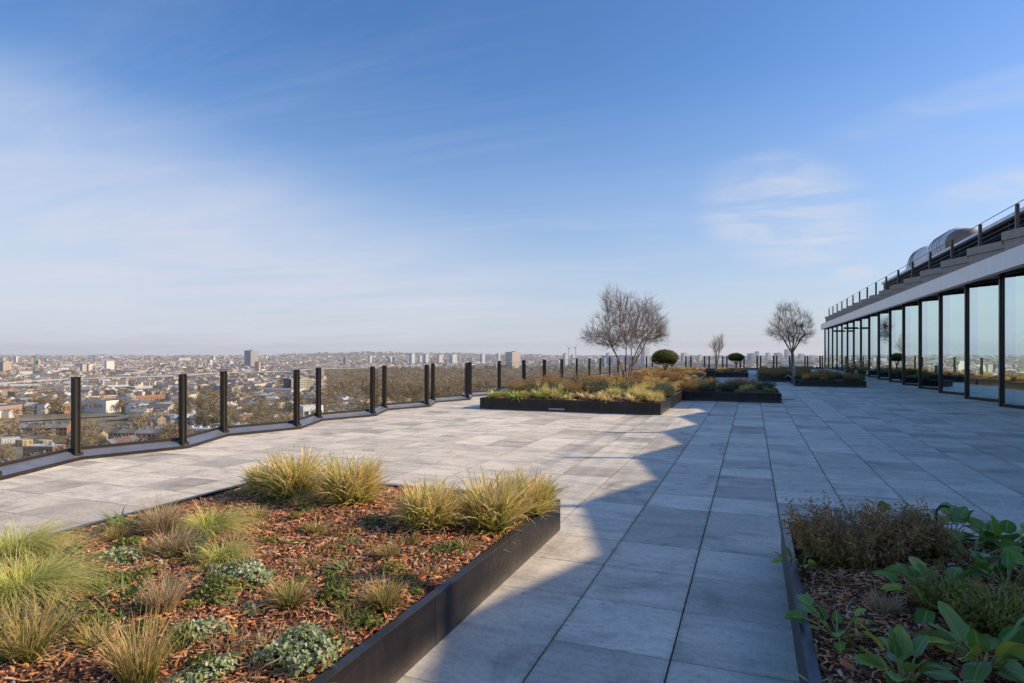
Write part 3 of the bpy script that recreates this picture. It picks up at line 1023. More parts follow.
# large straw-coloured sedge mops along the back of the left bed
for (px, py, h, r, lab, sd) in (
        (293, 500, 0.36, 0.19, 'straw-yellow sedge mop, leftmost of the big tufts at the back of the left bed', 100),
        (350, 508, 0.36, 0.20, 'broad straw-yellow sedge mop second from the left at the back of the left bed', 110),
        (430, 529, 0.31, 0.19, 'greener low sedge mop in front of its neighbours at the middle of the back row', 120),
        (492, 524, 0.36, 0.19, 'tall golden sedge mop just left of the planter corner', 130),
        (527, 510, 0.32, 0.18, 'golden sedge mop filling the far right corner of the left planter', 140),
        (268, 492, 0.26, 0.16, 'small straw sedge behind the leftmost big tuft', 150)):
    x, y, z = lbed(px, py)
    plant('sedge_clump', tuft_mesh('sedge_clump', M['carex'], *mop(sd, h * 1.14, r * 1.0, 950)), x, y, z, lab, 'grass')

# feather grasses
def feather(seed, h, n, lean):
    return (blades(int(n * 0.5), (h * 0.8, h * 1.25), 0.05, (42, 80), (60, 135), 0.0030, 8, seed, lean, 0.6, 0.15, 0, None, 0.7),
            blades(int(n * 0.5), (h * 0.6, h * 1.1), 0.06, (20, 70), (40, 115), 0.0030, 8, seed + 1, lean, 0.6, 0.15, 0, None, 0.7))
for (px, py, h, n, ln, lab, sd) in (
        (22, 606, 0.36, 1700, (0.5, 0.18), 'large wind-swept feather grass mound at the left edge of the photo', 200),
        (14, 562, 0.36, 1400, (0.5, 0.18), 'yellow-green feather grass behind the larger mound at the left edge', 210),
        (208, 537, 0.30, 1100, (0.55, 0.2), 'soft olive feather grass leaning right near the back of the left bed', 220),
        (222, 566, 0.22, 500, (0.4, 0.0), 'thin pale feather grass drooping right behind the silver ground cover', 230)):
    x, y, z = lbed(px, py)
    plant('feather_grass', tuft_mesh('feather_grass', M['feather'], *feather(sd, h, n, ln)), x, y, z, lab, 'grass', None, 0.0)
for (px, py, h, n, lab, sd) in (
        (160, 540, 0.27, 420, 'tan wispy grass between the green strap leaves and the olive feather grass', 300),
        (172, 557, 0.20, 300, 'short tan grass in front of the wispy one at the back of the left bed', 305),
        (163, 618, 0.20, 300, 'fluffy pale dead seed head standing in the middle of the left bed', 310),
        (28, 668, 0.27, 260, 'straw and green tuft in the near left corner of the bed', 320),
        (138, 690, 0.30, 260, 'tall thin straw tuft at the bottom edge of the left bed', 330)):
    x, y, z = lbed(px, py)
    e = (76, 90) if sd in (310, 330) else (50, 88)
    mt = M['tan_grass'] if sd in (300, 305, 310) else M['sedge']
    plant('dry_grass', tuft_mesh('dry_grass', mt, blades(n, (h * 0.6, h * 1.1), 0.05, e, (5, 60), 0.0045, 5, sd)), x, y, z, lab, 'grass')
# small upright sedges
for (px, py, h, n, lab, sd) in (
        (384, 606, 0.19, 300, 'upright brown-green tuft close to the steel edge of the left planter', 400),
        (289, 612, 0.17, 260, 'orange-tipped sedge tuft beside the silver ground cover', 405),
        (388, 560, 0.13, 170, 'small green tuft below the middle sedge mop', 410),
        (301, 513, 0.15, 200, 'small orange and green tuft below the leftmost sedge mops', 415),
        (316, 537, 0.12, 170, 'tiny green tuft on open mulch left of the bed centre', 420),
        (257, 524, 0.13, 190, 'small olive tuft at the back left of the bed', 425),
        (466, 545, 0.10, 150, 'tiny grey-green tuft near the steel edge under the golden mop', 430),
        (405, 545, 0.07, 110, 'tiny sedge seedling left of the grey-green tuft', 435),
        (118, 545, 0.14, 190, 'yellowish tuft at the far left edge of the left bed', 440),
        (68, 560, 0.13, 160, 'sparse yellow tuft beside the left feather grass', 445),
        (95, 655, 0.12, 140, 'thin straw tuft between the two front tufts', 450),
        (310, 570, 0.09, 120, 'low brown tuft at the centre of the left bed', 455)):
    x, y, z = lbed(px, py)
    plant('sedge_tuft', tuft_mesh('sedge_tuft', M['sedge'], blades(n, (h * 0.6, h * 1.15), 0.035, (48, 88), (10, 70), 0.005, 5, sd)), x, y, z, lab, 'grass')
for (px, py, h, n, lab, sd) in (
        (232, 548, 0.12, 120, 'small straw tuft right of the olive feather grass', 460), (350, 618, 0.10, 120, 'short olive tuft near the steel edge above the rounded silver mound', 462),
        (270, 640, 0.09, 90, 'thin tan tuft left of the rounded silver mound', 464), (150, 560, 0.13, 130, 'loose straw tuft behind the olive herb patch', 466),
        (75, 590, 0.10, 110, 'thin green tuft beside the large feather grass mound', 468), (430, 572, 0.08, 90, 'short straw tuft by the steel edge below the big mops', 470),
        (365, 590, 0.08, 80, 'dry brown tuft between the dark herbs near the steel edge', 472), (180, 655, 0.12, 100, 'loose tan tuft between the tall straw tuft and the silver patches', 474),
        (60, 640, 0.11, 100, 'wispy straw tuft right of the dark low clump', 476), (505, 532, 0.08, 90, 'little straw tuft at the foot of the golden mops', 478)):
    x, y, z = lbed(px, py)
    plant('sedge_tuft', tuft_mesh('sedge_tuft', M['sedge'] if sd % 4 else M['tan_grass'], blades(n, (h * 0.5, h * 1.25), 0.04, (25, 88), (0, 80), 0.005, 5, sd, (0, 0), 0.8, 0.15, 0, None, 0.9)), x, y, z, lab, 'grass')
# strap-leaved greens
for (px, py, h, n, mt, lab, sd) in (
        (128, 532, 0.20, 130, 'strap', 'bright green arching strap-leaf clump at the far left bed edge', 500),
        (193, 556, 0.17, 120, 'blue_strap', 'dark blue-green strap-leaf clump below the olive feather grass', 505),
        (178, 563, 0.08, 60, 'fresh', 'small fresh green herb beside the dark strap leaves', 510),
        (122, 605, 0.13, 80, 'strap', 'green strap-leaf clump left of the pale seed head', 515),
        (50, 617, 0.12, 80, 'blue_strap', 'dark leafy clump in front of the left feather grass', 520),
        (105, 636, 0.10, 60, 'strap', 'flat green leaves on mulch in the lower left of the bed', 525),
        (342, 572, 0.10, 50, 'strap', 'sprawling green leaves beside a dry blade at bed centre', 530),
        (352, 552, 0.09, 60, 'herb', 'grey-brown low herb between the small tufts', 535),
        (268, 505, 0.10, 90, 'strap', 'deep green leaves at the foot of the leftmost sedge mop', 540),
        (20, 640, 0.13, 90, 'blue_strap', 'dark low clump at the left edge behind the corner tuft', 545),
        (238, 490, 0.08, 60, 'fresh', 'light green seedling at the back left corner of the bed', 550),
        (468, 532, 0.06, 60, 'fresh', 'small bright green leaves between the two golden mops', 555)):
    x, y, z = lbed(px, py)
    plant('leafy_clump', tuft_mesh('leafy_clump', M[mt], blades(n, (h * 0.6, h * 1.3), 0.05, (18, 75), (20, 90), 0.014, 5, sd, (0, 0), 0.4, 0.1)), x, y, z, lab, 'plant')
# silver and green ground cover mounds
for (px, py, rx, ry, h, n, sz, mt, lab, sd) in (
        (302, 655, 0.15, 0.15, 0.13, 950, 0.026, 'silver', 'rounded silver-green leafy mound nearest the steel planter edge', 600),
        (240, 580, 0.21, 0.13, 0.07, 750, 0.026, 'silver', 'spreading silver-leaved ground cover at the centre of the left bed', 605),
        (196, 642, 0.13, 0.09, 0.06, 380, 0.022, 'silver', 'small patch of silver ground cover left of the rounded mound', 610),
        (205, 676, 0.14, 0.07, 0.06, 330, 0.022, 'silver', 'silver-green patch at the bottom edge of the left bed', 615),
        (120, 562, 0.18, 0.10, 0.06, 360, 0.024, 'silver', 'dusky silver patch below the yellowish tuft on the left', 620),
        (100, 592, 0.17, 0.12, 0.08, 520, 0.024, 'herb', 'low dark green herb patch left of the bed centre', 625),
        (215, 605, 0.13, 0.09, 0.07, 420, 0.022, 'herb', 'dark herb patch under the spreading silver ground cover', 630),
        (338, 588, 0.10, 0.08, 0.05, 260, 0.02, 'herb', 'low dark herb left of the upright brown-green tuft', 635),
        (345, 540, 0.12, 0.09, 0.06, 280, 0.02, 'heather', 'dull brown heath patch behind the bed centre', 640),
        (420, 508, 0.12, 0.08, 0.10, 300, 0.022, 'herb', 'dark green leaves between the second and third big mops', 645),
        (330, 556, 0.09, 0.07, 0.05, 200, 0.02, 'heather', 'small brown heath patch beside the sprawling green leaves', 650),
        (405, 582, 0.07, 0.06, 0.04, 150, 0.02, 'herb', 'tiny herb patch near the steel edge', 655),
        (40, 560, 0.10, 0.07, 0.06, 220, 0.022, 'herb', 'green herb patch between the two left feather grasses and the bed edge', 665),
        (75, 622, 0.12, 0.08, 0.05, 240, 0.022, 'herb', 'flat green herb patch above the near left corner tuft', 670),
        (140, 588, 0.12, 0.08, 0.06, 260, 0.022, 'olive', 'olive herb patch left of the fluffy seed head', 675),
        (375, 528, 0.10, 0.07, 0.05, 200, 0.022, 'herb', 'dark leaf patch under the second sedge mop', 680),
        (275, 545, 0.10, 0.06, 0.04, 180, 0.02, 'olive', 'thin olive patch on open mulch left of the bed centre', 685),
        (250, 615, 0.07, 0.05, 0.03, 110, 0.02, 'silver', 'tiny silver sprig left of the orange-tipped sedge', 690),
        (440, 552, 0.08, 0.05, 0.04, 130, 0.02, 'herb', 'small dark herb beside the tiny grey-green tuft', 695),
        (60, 585, 0.10, 0.08, 0.06, 240, 0.022, 'herb', 'small herb patch in the shade of the left feather grass', 660)):
    x, y, z = lbed(px, py)
    V_, Q, t_, r_ = mound(n, rx, ry, h, sz, sd, 0.62)
    plant('ground_cover', np_mesh('ground_cover', V_, Q, None, [M[mt]], attrs={'t': t_, 'r': r_}), x, y, z, lab, 'plant')
sprigs_me = []
for k in range(3):
    V_, Q, t_, r_ = mound(130, 0.06, 0.05, 0.05, 0.02, 670 + k * 11, 0.6)
    sprigs_me.append(np_mesh('herb_sprig', V_, Q, None, [M['herb' if k else 'olive']], attrs={'t': t_, 'r': r_}))
wisps_me = [tuft_mesh('grass_wisp', M['sedge' if k != 1 else 'tan_grass'], blades(46, (0.04, 0.11), 0.03, (15, 85), (0, 90), 0.0045, 4, 690 + k, (0, 0), 0.8, 0.15, 0, None, 0.9)) for k in range(3)]
strap_me = [tuft_mesh('leaf_sprig', M['strap' if k else 'blue_strap'], blades(26, (0.05, 0.11), 0.03, (15, 65), (10, 80), 0.013, 4, 720 + k)) for k in range(2)]
rgl = random.Random(44)
for i in range(150):
    px, py = rgl.uniform(15, 470), rgl.uniform(505, 675)
    x, y = ground(px, py, 0.27)
    if not (-4.35 < x < -1.62 and 0.8 < y < 4.85): continue
    z = bed_height(LR, HP, x, y)
    k = rgl.random()
    if k < 0.42: plant('herb_sprig', rgl.choice(sprigs_me), x, y, z, 'tiny green herb sprig dotted over the left foreground mulch', 'plant', 'herb sprigs dotted over the left foreground mulch', None, rgl.uniform(0.7, 1.5))
    elif k < 0.72: plant('grass_wisp', rgl.choice(wisps_me), x, y, z, 'tiny dry grass wisp dotted over the left foreground mulch', 'grass', 'dry grass wisps dotted over the left foreground mulch', None, rgl.uniform(0.8, 1.4))
    else: plant('leaf_sprig', rgl.choice(strap_me), x, y, z, 'tiny strap-leaved seedling dotted over the left foreground mulch', 'plant', 'strap-leaved seedlings dotted over the left foreground mulch', None, rgl.uniform(0.8, 1.4))
# dry sticks on the mulch
for (px, py, ln, ang, el, lab) in ((250, 672, 0.13, 0.6, 0.5, 'pale bare stick poking up beside the rounded silver mound'), (92, 612, 0.10, 1.2, 0.5, 'short pale stick on mulch near the left herb patch'),
                                   (215, 660, 0.16, 2.4, 0.1, 'grey twig lying between the silver patches'), (350, 570, 0.14, 2.6, 0.15, 'dry fallen blade lying at the bed centre')):
    x, y, z = lbed(px, py)
    d = Vector((math.cos(ang) * math.cos(el), math.sin(ang) * math.cos(el), math.sin(el)))
    mb = MB(); mb.tube([(0, 0, 0), d * ln * 0.5 + Vector((0, 0, 0.01)), d * ln], [0.004, 0.0035, 0.002], 5)
    tag(mb.build('dry_stick', M['dry_stick'], None, (x, y, z)), lab, 'stick')

# ---- right bed (in shade)
def shrub_mesh(name, mat, parts, h, rx, seed, stems=40):
    rng = random.Random(seed)
    V_, Q, t_, r_ = join(parts)
    me = np_mesh(name, V_, Q, None, [M[mat]], attrs={'t': t_, 'r': r_})
    mb = MB()
    for _ in range(stems):
        a, u = rng.uniform(0, 2 * PI), rng.uniform(0.1, 1)
        mb.tube([(0.3 * rx * u * math.cos(a), 0.3 * rx * u * math.sin(a), -0.01), (0.6 * rx * u * math.cos(a), 0.6 * rx * u * math.sin(a), h * 0.5), (rx * u * math.cos(a + 0.2), rx * u * math.sin(a + 0.2), h * (1.0 - 0.3 * u))], [0.006, 0.0045, 0.0025], 4)
    return me, mb

for (px, py, rx, h, n, mt, lab, sd) in (
        (848, 560, 0.27, 0.34, 400, 'heather', 'dark feathery heath shrub at the back left of the right bed', 700),
        (908, 556, 0.22, 0.29, 300, 'heather', 'brownish heath shrub behind the round-leaved plant', 705),
        (818, 548, 0.14, 0.25, 150, 'heather', 'low heath shrub next to the planter corner in the right bed', 710),
        (1000, 640, 0.20, 0.20, 200, 'olive', 'yellow-green fine-leaved shrub at the right edge of the photo', 715),
        (955, 615, 0.16, 0.15, 120, 'olive', 'small olive fine-leaved shrub left of the yellow-green one', 720)):
    x, y, z = rbed(px, py)
    me, mb = shrub_mesh('heath_shrub', mt, [sprigs(int(n * 0.55), rx, rx * 0.8, h, 0.03, 40, sd, 0.6)], h, rx, sd)
    o = plant('heath_shrub', me, x, y, z, lab, 'shrub', None, 0.0)
    mb.build('stem', M['petiole' if mt == 'olive' else 'twig'], o)

for (px, py, n, lf, stk, wd, lab, sd) in (
        (838, 632, 12, (0.06, 0.095), (0.07, 0.15), 0.72, 'round-leaved plant by the planter edge with yellow stalks', 800),
        (936, 610, 15, (0.09, 0.13), (0.10, 0.18), 0.62, 'upright round-leaved plant at the centre of the right bed', 805),
        (948, 542, 14, (0.12, 0.16), (0.13, 0.20), 0.80, 'large-leaved plant at the back beside the black hook', 810),
        (1003, 548, 15, (0.11, 0.15), (0.10, 0.19), 0.72, 'large-leaved plant at the back right edge of the photo', 815),
        (1008, 590, 13, (0.09, 0.12), (0.09, 0.17), 0.6, 'sprawling round-leaved plant on the right with bare stalks', 820),
        (972, 566, 13, (0.10, 0.13), (0.10, 0.2), 0.75, 'glossy-leaved plant between the two back plants and the centre one', 840),
        (895, 535, 7, (0.08, 0.11), (0.10, 0.2), 0.8, 'small broad-leaved plant half hidden behind the brownish heath', 845),
        (905, 684, 11, (0.10, 0.14), (0.06, 0.12), 0.62, 'broad-leaved plant at the bottom of the right bed', 825),
        (985, 676, 13, (0.13, 0.19), (0.07, 0.13), 0.50, 'biggest glossy-leaved plant in the bottom right corner', 830),
        (800, 560, 8, (0.06, 0.085), (0.05, 0.11), 0.75, 'small round-leaved plant hanging over the planter corner', 835)):
    x, y, z = rbed(px, py)
    parts, st = paddle_plant(int(n * 1.5), sd, lf, stk, wd)
    o = empty('leathery_plant', (x, y, z), 0, lab, 'plant')
    for (V_, Q, t_, r_), q in zip(parts, st):
        lf_o = link('leaf', np_mesh('leaf', V_, Q, None, [M['bergenia']], attrs={'t': t_, 'r': r_}, smooth=True), o)
        mb = MB(); mb.tube([tuple(p) for p in q], [0.0048, 0.004, 0.003], 6)
        mb.build('stem', M['petiole'], lf_o)
for (px, py, h, n, lab, sd, mt) in ((884, 612, 0.12, 200, 'pale tan dead tuft in the middle of the right bed', 850, 'tan_grass'), (990, 575, 0.13, 90, 'thin straw tuft between the large-leaved plants on the right', 855, 'tan_grass'),
                                (935, 545, 0.12, 80, 'dry straw tuft behind the upright round-leaved plant', 860, 'tan_grass')):
    x, y, z = rbed(px, py)
    plant('dry_grass', tuft_mesh('dry_grass', M[mt], blades(n, (h * 0.6, h * 1.1), 0.05, (55, 89), (5, 50), 0.0045, 5, sd)), x, y, z, lab, 'grass')
for (px, py, ln, ang, el, lab) in ((905, 655, 0.11, 2.2, 0.35, 'pale broken stick lying on mulch in the right bed'), (978, 645, 0.08, 1.0, 0.6, 'short pale stick beside the yellow-green shrub'), (820, 678, 0.10, 2.5, 0.15, 'pale stick at the near edge of the right bed')):
    x, y, z = rbed(px, py)
    d = Vector((math.cos(ang) * math.cos(el), math.sin(ang) * math.cos(el), math.sin(el)))
    mb = MB(); mb.tube([(0, 0, 0), d * ln * 0.5, d * ln], [0.005, 0.004, 0.003], 5)
    tag(mb.build('dry_stick', M['dry_stick'], None, (x, y, z + 0.012)), lab, 'stick')
# black hooked stake
x, y, z = rbed(936, 548)
mb = MB()
hk = [(0, 0, -0.02), (0, 0, 0.20), (0.008, 0.003, 0.235), (0.03, 0.01, 0.255), (0.06, 0.02, 0.255), (0.075, 0.025, 0.245)]
mb.tube(hk, [0.007] * 6, 8)
tag(mb.build('hooked_stake', M['black'], None, (x, y, z)), 'black hooked stake standing among the large leaves of the right bed', 'stake')

# ---- middle-distance planting
def pz(x, y, rects, h): return bed_height(rects, h, x, y)
kinds = {}
def kind_mesh(k):
    if k in kinds: return kinds[k]
    me = {
        'yellow': lambda s: tuft_mesh('sedge_clump', M['carex'], *mop(900 + s, 0.30, 0.24, 420)),
        'green': lambda s: tuft_mesh('leafy_clump', M['fresh'], blades(160, (0.14, 0.30), 0.12, (20, 80), (20, 90), 0.02, 4, 910 + s)),
        'rosette': lambda s: tuft_mesh('pale_rosette', M['rosette'], blades(90, (0.12, 0.24), 0.08, (25, 85), (10, 70), 0.045, 4, 920 + s)),
        'russet': lambda s: tuft_mesh('russet_grass', M['russet'], blades(420, (0.22, 0.42), 0.16, (35, 88), (20, 90), 0.011, 4, 930 + s)),
        'blue': lambda s: np_mesh('dusky_shrub', *(lambda q: (q[0], q[1]))(sprigs(90, 0.32, 0.32, 0.36, 0.05, 22, 940 + s)), None, [M['blue_strap']], attrs=dict(zip(('t', 'r'), sprigs(90, 0.32, 0.32, 0.36, 0.05, 22, 940 + s)[2:]))),
        'heath': lambda s: np_mesh('dark_shrub', *(lambda q: (q[0], q[1]))(sprigs(110, 0.4, 0.4, 0.5, 0.05, 24, 950 + s)), None, [M['heather']], attrs=dict(zip(('t', 'r'), sprigs(110, 0.4, 0.4, 0.5, 0.05, 24, 950 + s)[2:]))),
    }
    kinds[k] = [me[k](s) for s in (0, 7, 15)]
    return kinds[k]
NAMES = {'yellow': ('sedge_clump', 'grass'), 'green': ('leafy_clump', 'plant'), 'rosette': ('pale_rosette', 'plant'), 'russet': ('russet_grass', 'grass'), 'blue': ('dusky_shrub', 'shrub'), 'heath': ('dark_shrub', 'shrub')}
def sow(n, box, rects, h, mixture, where, seed, smin=0.8, smax=1.25, mind=0.3):
    rng = random.Random(seed)
    placed = []
    tries = 0
    while len(placed) < n and tries < n * 60:
        tries += 1
        x, y = rng.uniform(box[0], box[2]), rng.uniform(box[1], box[3])
        if edge_dist(rects, x, y) < 0.16: continue
        if any((x - a) ** 2 + (y - b) ** 2 < mind * mind for a, b in placed): continue
        placed.append((x, y))
        k = rng.choices(list(mixture), list(mixture.values()))[0]
        nm, cat = NAMES[k]
        words = {'yellow': 'yellow-green sedge clump', 'green': 'fresh green leafy clump', 'rosette': 'pale pinkish-green leaf rosette', 'russet': 'golden-russet grass clump', 'blue': 'dusky blue-green low shrub', 'heath': 'dark brown-green heath shrub'}[k]
        plant(nm, kind_mesh(k)[rng.randrange(3)], x, y, pz(x, y, rects, h), f'{words} {where}', cat, f'{words}s {where}', None, rng.uniform(smin, smax))
sow(34, (-6.5, 14.95, -2.1, 15.9), P1R, 0.29, {'rosette': 6, 'green': 4, 'yellow': 1}, 'along the front edge of the long middle planter', 1, 0.8, 1.2, 0.24)
sow(64, (-6.4, 15.9, -2.1, 19.4), P1R, 0.29, {'yellow': 4, 'green': 4, 'blue': 3, 'rosette': 2, 'russet': 1, 'heath': 1.5}, 'in the front half of the long middle planter', 2, 0.8, 1.15, 0.34)
sow(34, (-1.9, 19.75, 0.7, 22.2), P1R, 0.29, {'green': 3, 'heath': 2, 'yellow': 2, 'rosette': 1, 'blue': 2}, 'in the short arm of the long middle planter', 3, 0.55, 0.85, 0.3)
sow(80, (-6.4, 19.6, -2.2, 27.0), P1R, 0.29, {'russet': 6, 'heath': 1.5, 'yellow': 4}, 'around the largest bare tree', 4, 0.45, 0.8, 0.34)
sow(85, (-6.4, 27.0, -2.4, 43.8), P1R, 0.29, {'russet': 6, 'yellow': 3, 'heath': 1}, 'at the back of the long middle planter', 5, 0.4, 0.7, 0.45)
sow(26, (-2.2, 38.1, -0.4, 43.8), P1R, 0.29, {'russet': 5, 'yellow': 2}, 'around the clipped tree at the far end', 6, 0.4, 0.7, 0.36)
sow(40, (1.8, 29.4, 4.3, 33.5), P3R, 0.27, {'russet': 3, 'heath': 3, 'yellow': 1, 'blue': 1}, 'in the planter nearest the glass pavilion', 7, 0.5, 0.85, 0.3)
sow(20, (0.4, 33.3, 1.5, 37.4), P5R, 0.27, {'heath': 4, 'russet': 1, 'blue': 1}, 'at the near end of the single-tree planter', 8, 0.5, 0.8, 0.3)
sow(26, (0.4, 37.5, 3.3, 43.8), P5R, 0.27, {'heath': 3, 'russet': 3}, 'under the single-trunk bare tree', 9, 0.5, 0.8, 0.4)
# large dark evergreen shrubs right of the first clipped tree
for (x, y, s, lab) in ((-2.85, 26.4, 0.95, 'dark rounded shrub at the foot of the nearer clipped tree'), (-2.75, 24.6, 0.85, 'dark shrub in front of the nearer clipped tree'), (-3.3, 27.1, 0.7, 'dark shrub just behind the trunk of the nearer clipped tree')):
    plant('dark_shrub', kind_mesh('heath')[0], x, y, pz(x, y, P1R, 0.29), lab, 'shrub', None, None, s)

# ------------------------------------------------------------------ bare trees
def bare_tree(name, label, loc, stems, crown, seed, n_att=1500, step=0.11, base_r=0.04, twigs=3, twig_len=(0.14, 0.34), up=0.35, trunk=None):
    """stems: list of polylines up to the crown; crown: function giving random points of its volume"""
    rng = np.random.default_rng(seed)
    pos, par = [], []
    def chain(pts, start=None):
        last = start
        for a_, b_ in zip(pts[:-1], pts[1:]):
            a_, b_ = np.array(a_, float), np.array(b_, float)
            k = max(1, int(np.linalg.norm(b_ - a_) / step))
            for i in range(k):
                if last is None:
                    pos.append(a_); par.append(-1); last = len(pos) - 1
                pos.append(a_ + (b_ - a_) * (i + 1) / k + rng.normal(0, 0.008, 3)); par.append(last); last = len(pos) - 1
        return last
    start = chain(trunk) if trunk else None
    for st in stems: chain(st, start)
    att = crown(rng, n_att)
    for it in range(90):
        if len(att) == 0: break
        Pn = np.array(pos)
        d2 = ((att[:, None, :] - Pn[None]) ** 2).sum(2)
        near = d2.argmin(1); dm = np.sqrt(d2[np.arange(len(att)), near])
        ok = dm < 1.1
        if not ok.any(): break
        new = {}
        for ai, ni in zip(np.where(ok)[0], near[ok]):
            v_ = att[ai] - Pn[ni]
            new.setdefault(ni, []).append(v_ / (np.linalg.norm(v_) + 1e-9))
        added = 0
        for ni, vs in new.items():
            d = np.sum(vs, 0)
            d = d / (np.linalg.norm(d) + 1e-9) + rng.normal(0, 0.16, 3) + np.array([0, 0, 0.06])
            q = Pn[ni] + d / np.linalg.norm(d) * step
            pos.append(q); par.append(int(ni)); added += 1
        Pq = np.array(pos[len(Pn):])
        if len(Pq):
            d2 = ((att[:, None, :] - Pq[None]) ** 2).sum(2).min(1)
            att = att[d2 > (step * 1.25) ** 2]
        if len(pos) > 5200: break
    n = len(pos)
    kids = [[] for _ in range(n)]
    for i, p in enumerate(par):
        if p >= 0: kids[p].append(i)
    area = np.zeros(n)
    for i in range(n - 1, -1, -1):
        area[i] += 1.0 if not kids[i] else 0.0
        if par[i] >= 0: area[par[i]] += area[i]
    # later nodes can hang from earlier ones only, so one backward pass is enough
    rmax = math.sqrt(max(area))
    rad = np.maximum(0.0036, base_r * (np.sqrt(area) / rmax) ** 1.05)
    big, small = MB(), MB()
    roots = [i for i in range(n) if par[i] < 0]
    stack = [(r_, None) for r_ in roots]
    while stack:
        i, prev = stack.pop()
        pts = [] if prev is None else [prev]
        rd = [] if prev is None else [rad[i]]
        j = i
        while True:
            pts.append(j); rd.append(rad[j])
            if not kids[j]: break
            ks = sorted(kids[j], key=lambda q: -area[q])
            for q in ks[1:]: stack.append((q, j))
            j = ks[0]
        if len(pts) < 2: continue
        P3_ = [tuple(pos[q]) for q in pts]
        thick = rd[0] > 0.011
        (big if thick else small).tube(P3_, [float(x) for x in rd], 6 if thick else 4, 0, False)
    c_ = np.array([0, 0, np.mean([p[2] for p in pos])])
    for i in range(n):
        if rad[i] > 0.012 or par[i] < 0: continue
        o_ = pos[i] - np.array([0, 0, c_[2] * 0.6]); o_ = o_ / (np.linalg.norm(o_) + 1e-9)
        g = pos[i] - pos[par[i]]; g = g / (np.linalg.norm(g) + 1e-9)
        for _ in range(twigs):
            d = o_ * 0.45 + g * 0.5 + rng.normal(0, 0.5, 3) + np.array([0, 0, up])
            d /= np.linalg.norm(d)
            ln = rng.uniform(*twig_len)
            p0 = pos[i]; p1 = p0 + d * ln * 0.5; p2 = p1 + (d + rng.normal(0, 0.25, 3) + np.array([0, 0, 0.15])) * ln * 0.5
            small.tube([tuple(p0), tuple(p1), tuple(p2)], [0.0036, 0.003, 0.002], 3, 0, False)
    root = empty(name, loc, 0, label, 'tree')
    big.build('trunk', M['twig'], root)
    small.build('crown', M['twig_fine'], root)
    return root


def dome(cz, r, h_up, h_dn, blobs=16):
    def f(rng, n):
        out = []
        bl = [(rng.normal(0, 1, 3) * np.array([1, 1, 0.8]), rng.uniform(0.22, 0.42)) for _ in range(blobs)]
        bl = [(b / np.linalg.norm(b) * rng.uniform(0.45, 0.78), q) for b, q in bl]
        while len(out) < n:
            p = rng.uniform(-1.1, 1.1, 3)
            hz_ = h_up if p[2] > 0 else h_dn
            if p @ p > 1.25: continue
            if p @ p > 0.10 and not any(((p - b) ** 2).sum() < q * q for b, q in bl): continue
            rr = math.hypot(p[0], p[1])
            # leave out the cone under the crown
            if p[2] < 0 and -p[2] > 0.45 + 1.0 * rr: continue
            out.append((p[0] * r, p[1] * r, cz + p[2] * hz_))
        return np.array(out)
    return f


def fan(n, seed, r_top, z_top, base=0.06):
    rg = random.Random(seed)
    out = []
    for i in range(n):
        a = 2 * PI * (i + rg.uniform(-0.25, 0.25)) / n
        rt = r_top * rg.uniform(0.2, 1.1)
        b0 = (base * math.cos(a), base * math.sin(a), -0.03)
        out.append([b0, (rt * 0.35 * math.cos(a), rt * 0.35 * math.sin(a), z_top * 0.45), (rt * math.cos(a + 0.15), rt * math.sin(a + 0.15), z_top * rg.uniform(0.9, 1.1))])
    return out


big_tree = bare_tree('bare_tree', 'largest bare multi-stem tree, in the long middle planter', (-4.44, 23.6, 0.33), fan(8, 3, 1.05, 1.42, 0.10), dome(1.95, 1.74, 1.90, 0.72, 30), 31, 1700, 0.11, 0.030, 4, (0.16, 0.46), 0.12)
big_tree.scale = (0.90, 0.90, 0.98)
bare_tree('bare_tree', 'smallest bare tree, upright, between the two clipped trees', (-2.1, 41.2, 0.33), fan(5, 5, 0.16, 0.9), dome(1.5, 0.55, 0.75, 0.5), 33, 420, 0.10, 0.035, 4, (0.15, 0.4), 0.9)
bare_tree('bare_tree', 'bare tree with a single dark trunk and spreading crown near the glass pavilion', (2.2, 40.2, 0.3), [[(0.02, 0, 1.1), (x_ * 0.5, y_ * 0.5, 1.55), (x_, y_, 2.05)] for x_, y_ in ((0.55, 0.1), (-0.5, 0.2), (0.15, 0.45), (-0.2, -0.45), (0.3, -0.4))],
          dome(2.3, 1.52, 1.8, 0.8, 28), 59, 1500, 0.12, 0.09, 4, (0.16, 0.46), 0.15, [(0, 0, -0.03), (0.02, 0.01, 0.6), (0.02, 0, 1.1)])

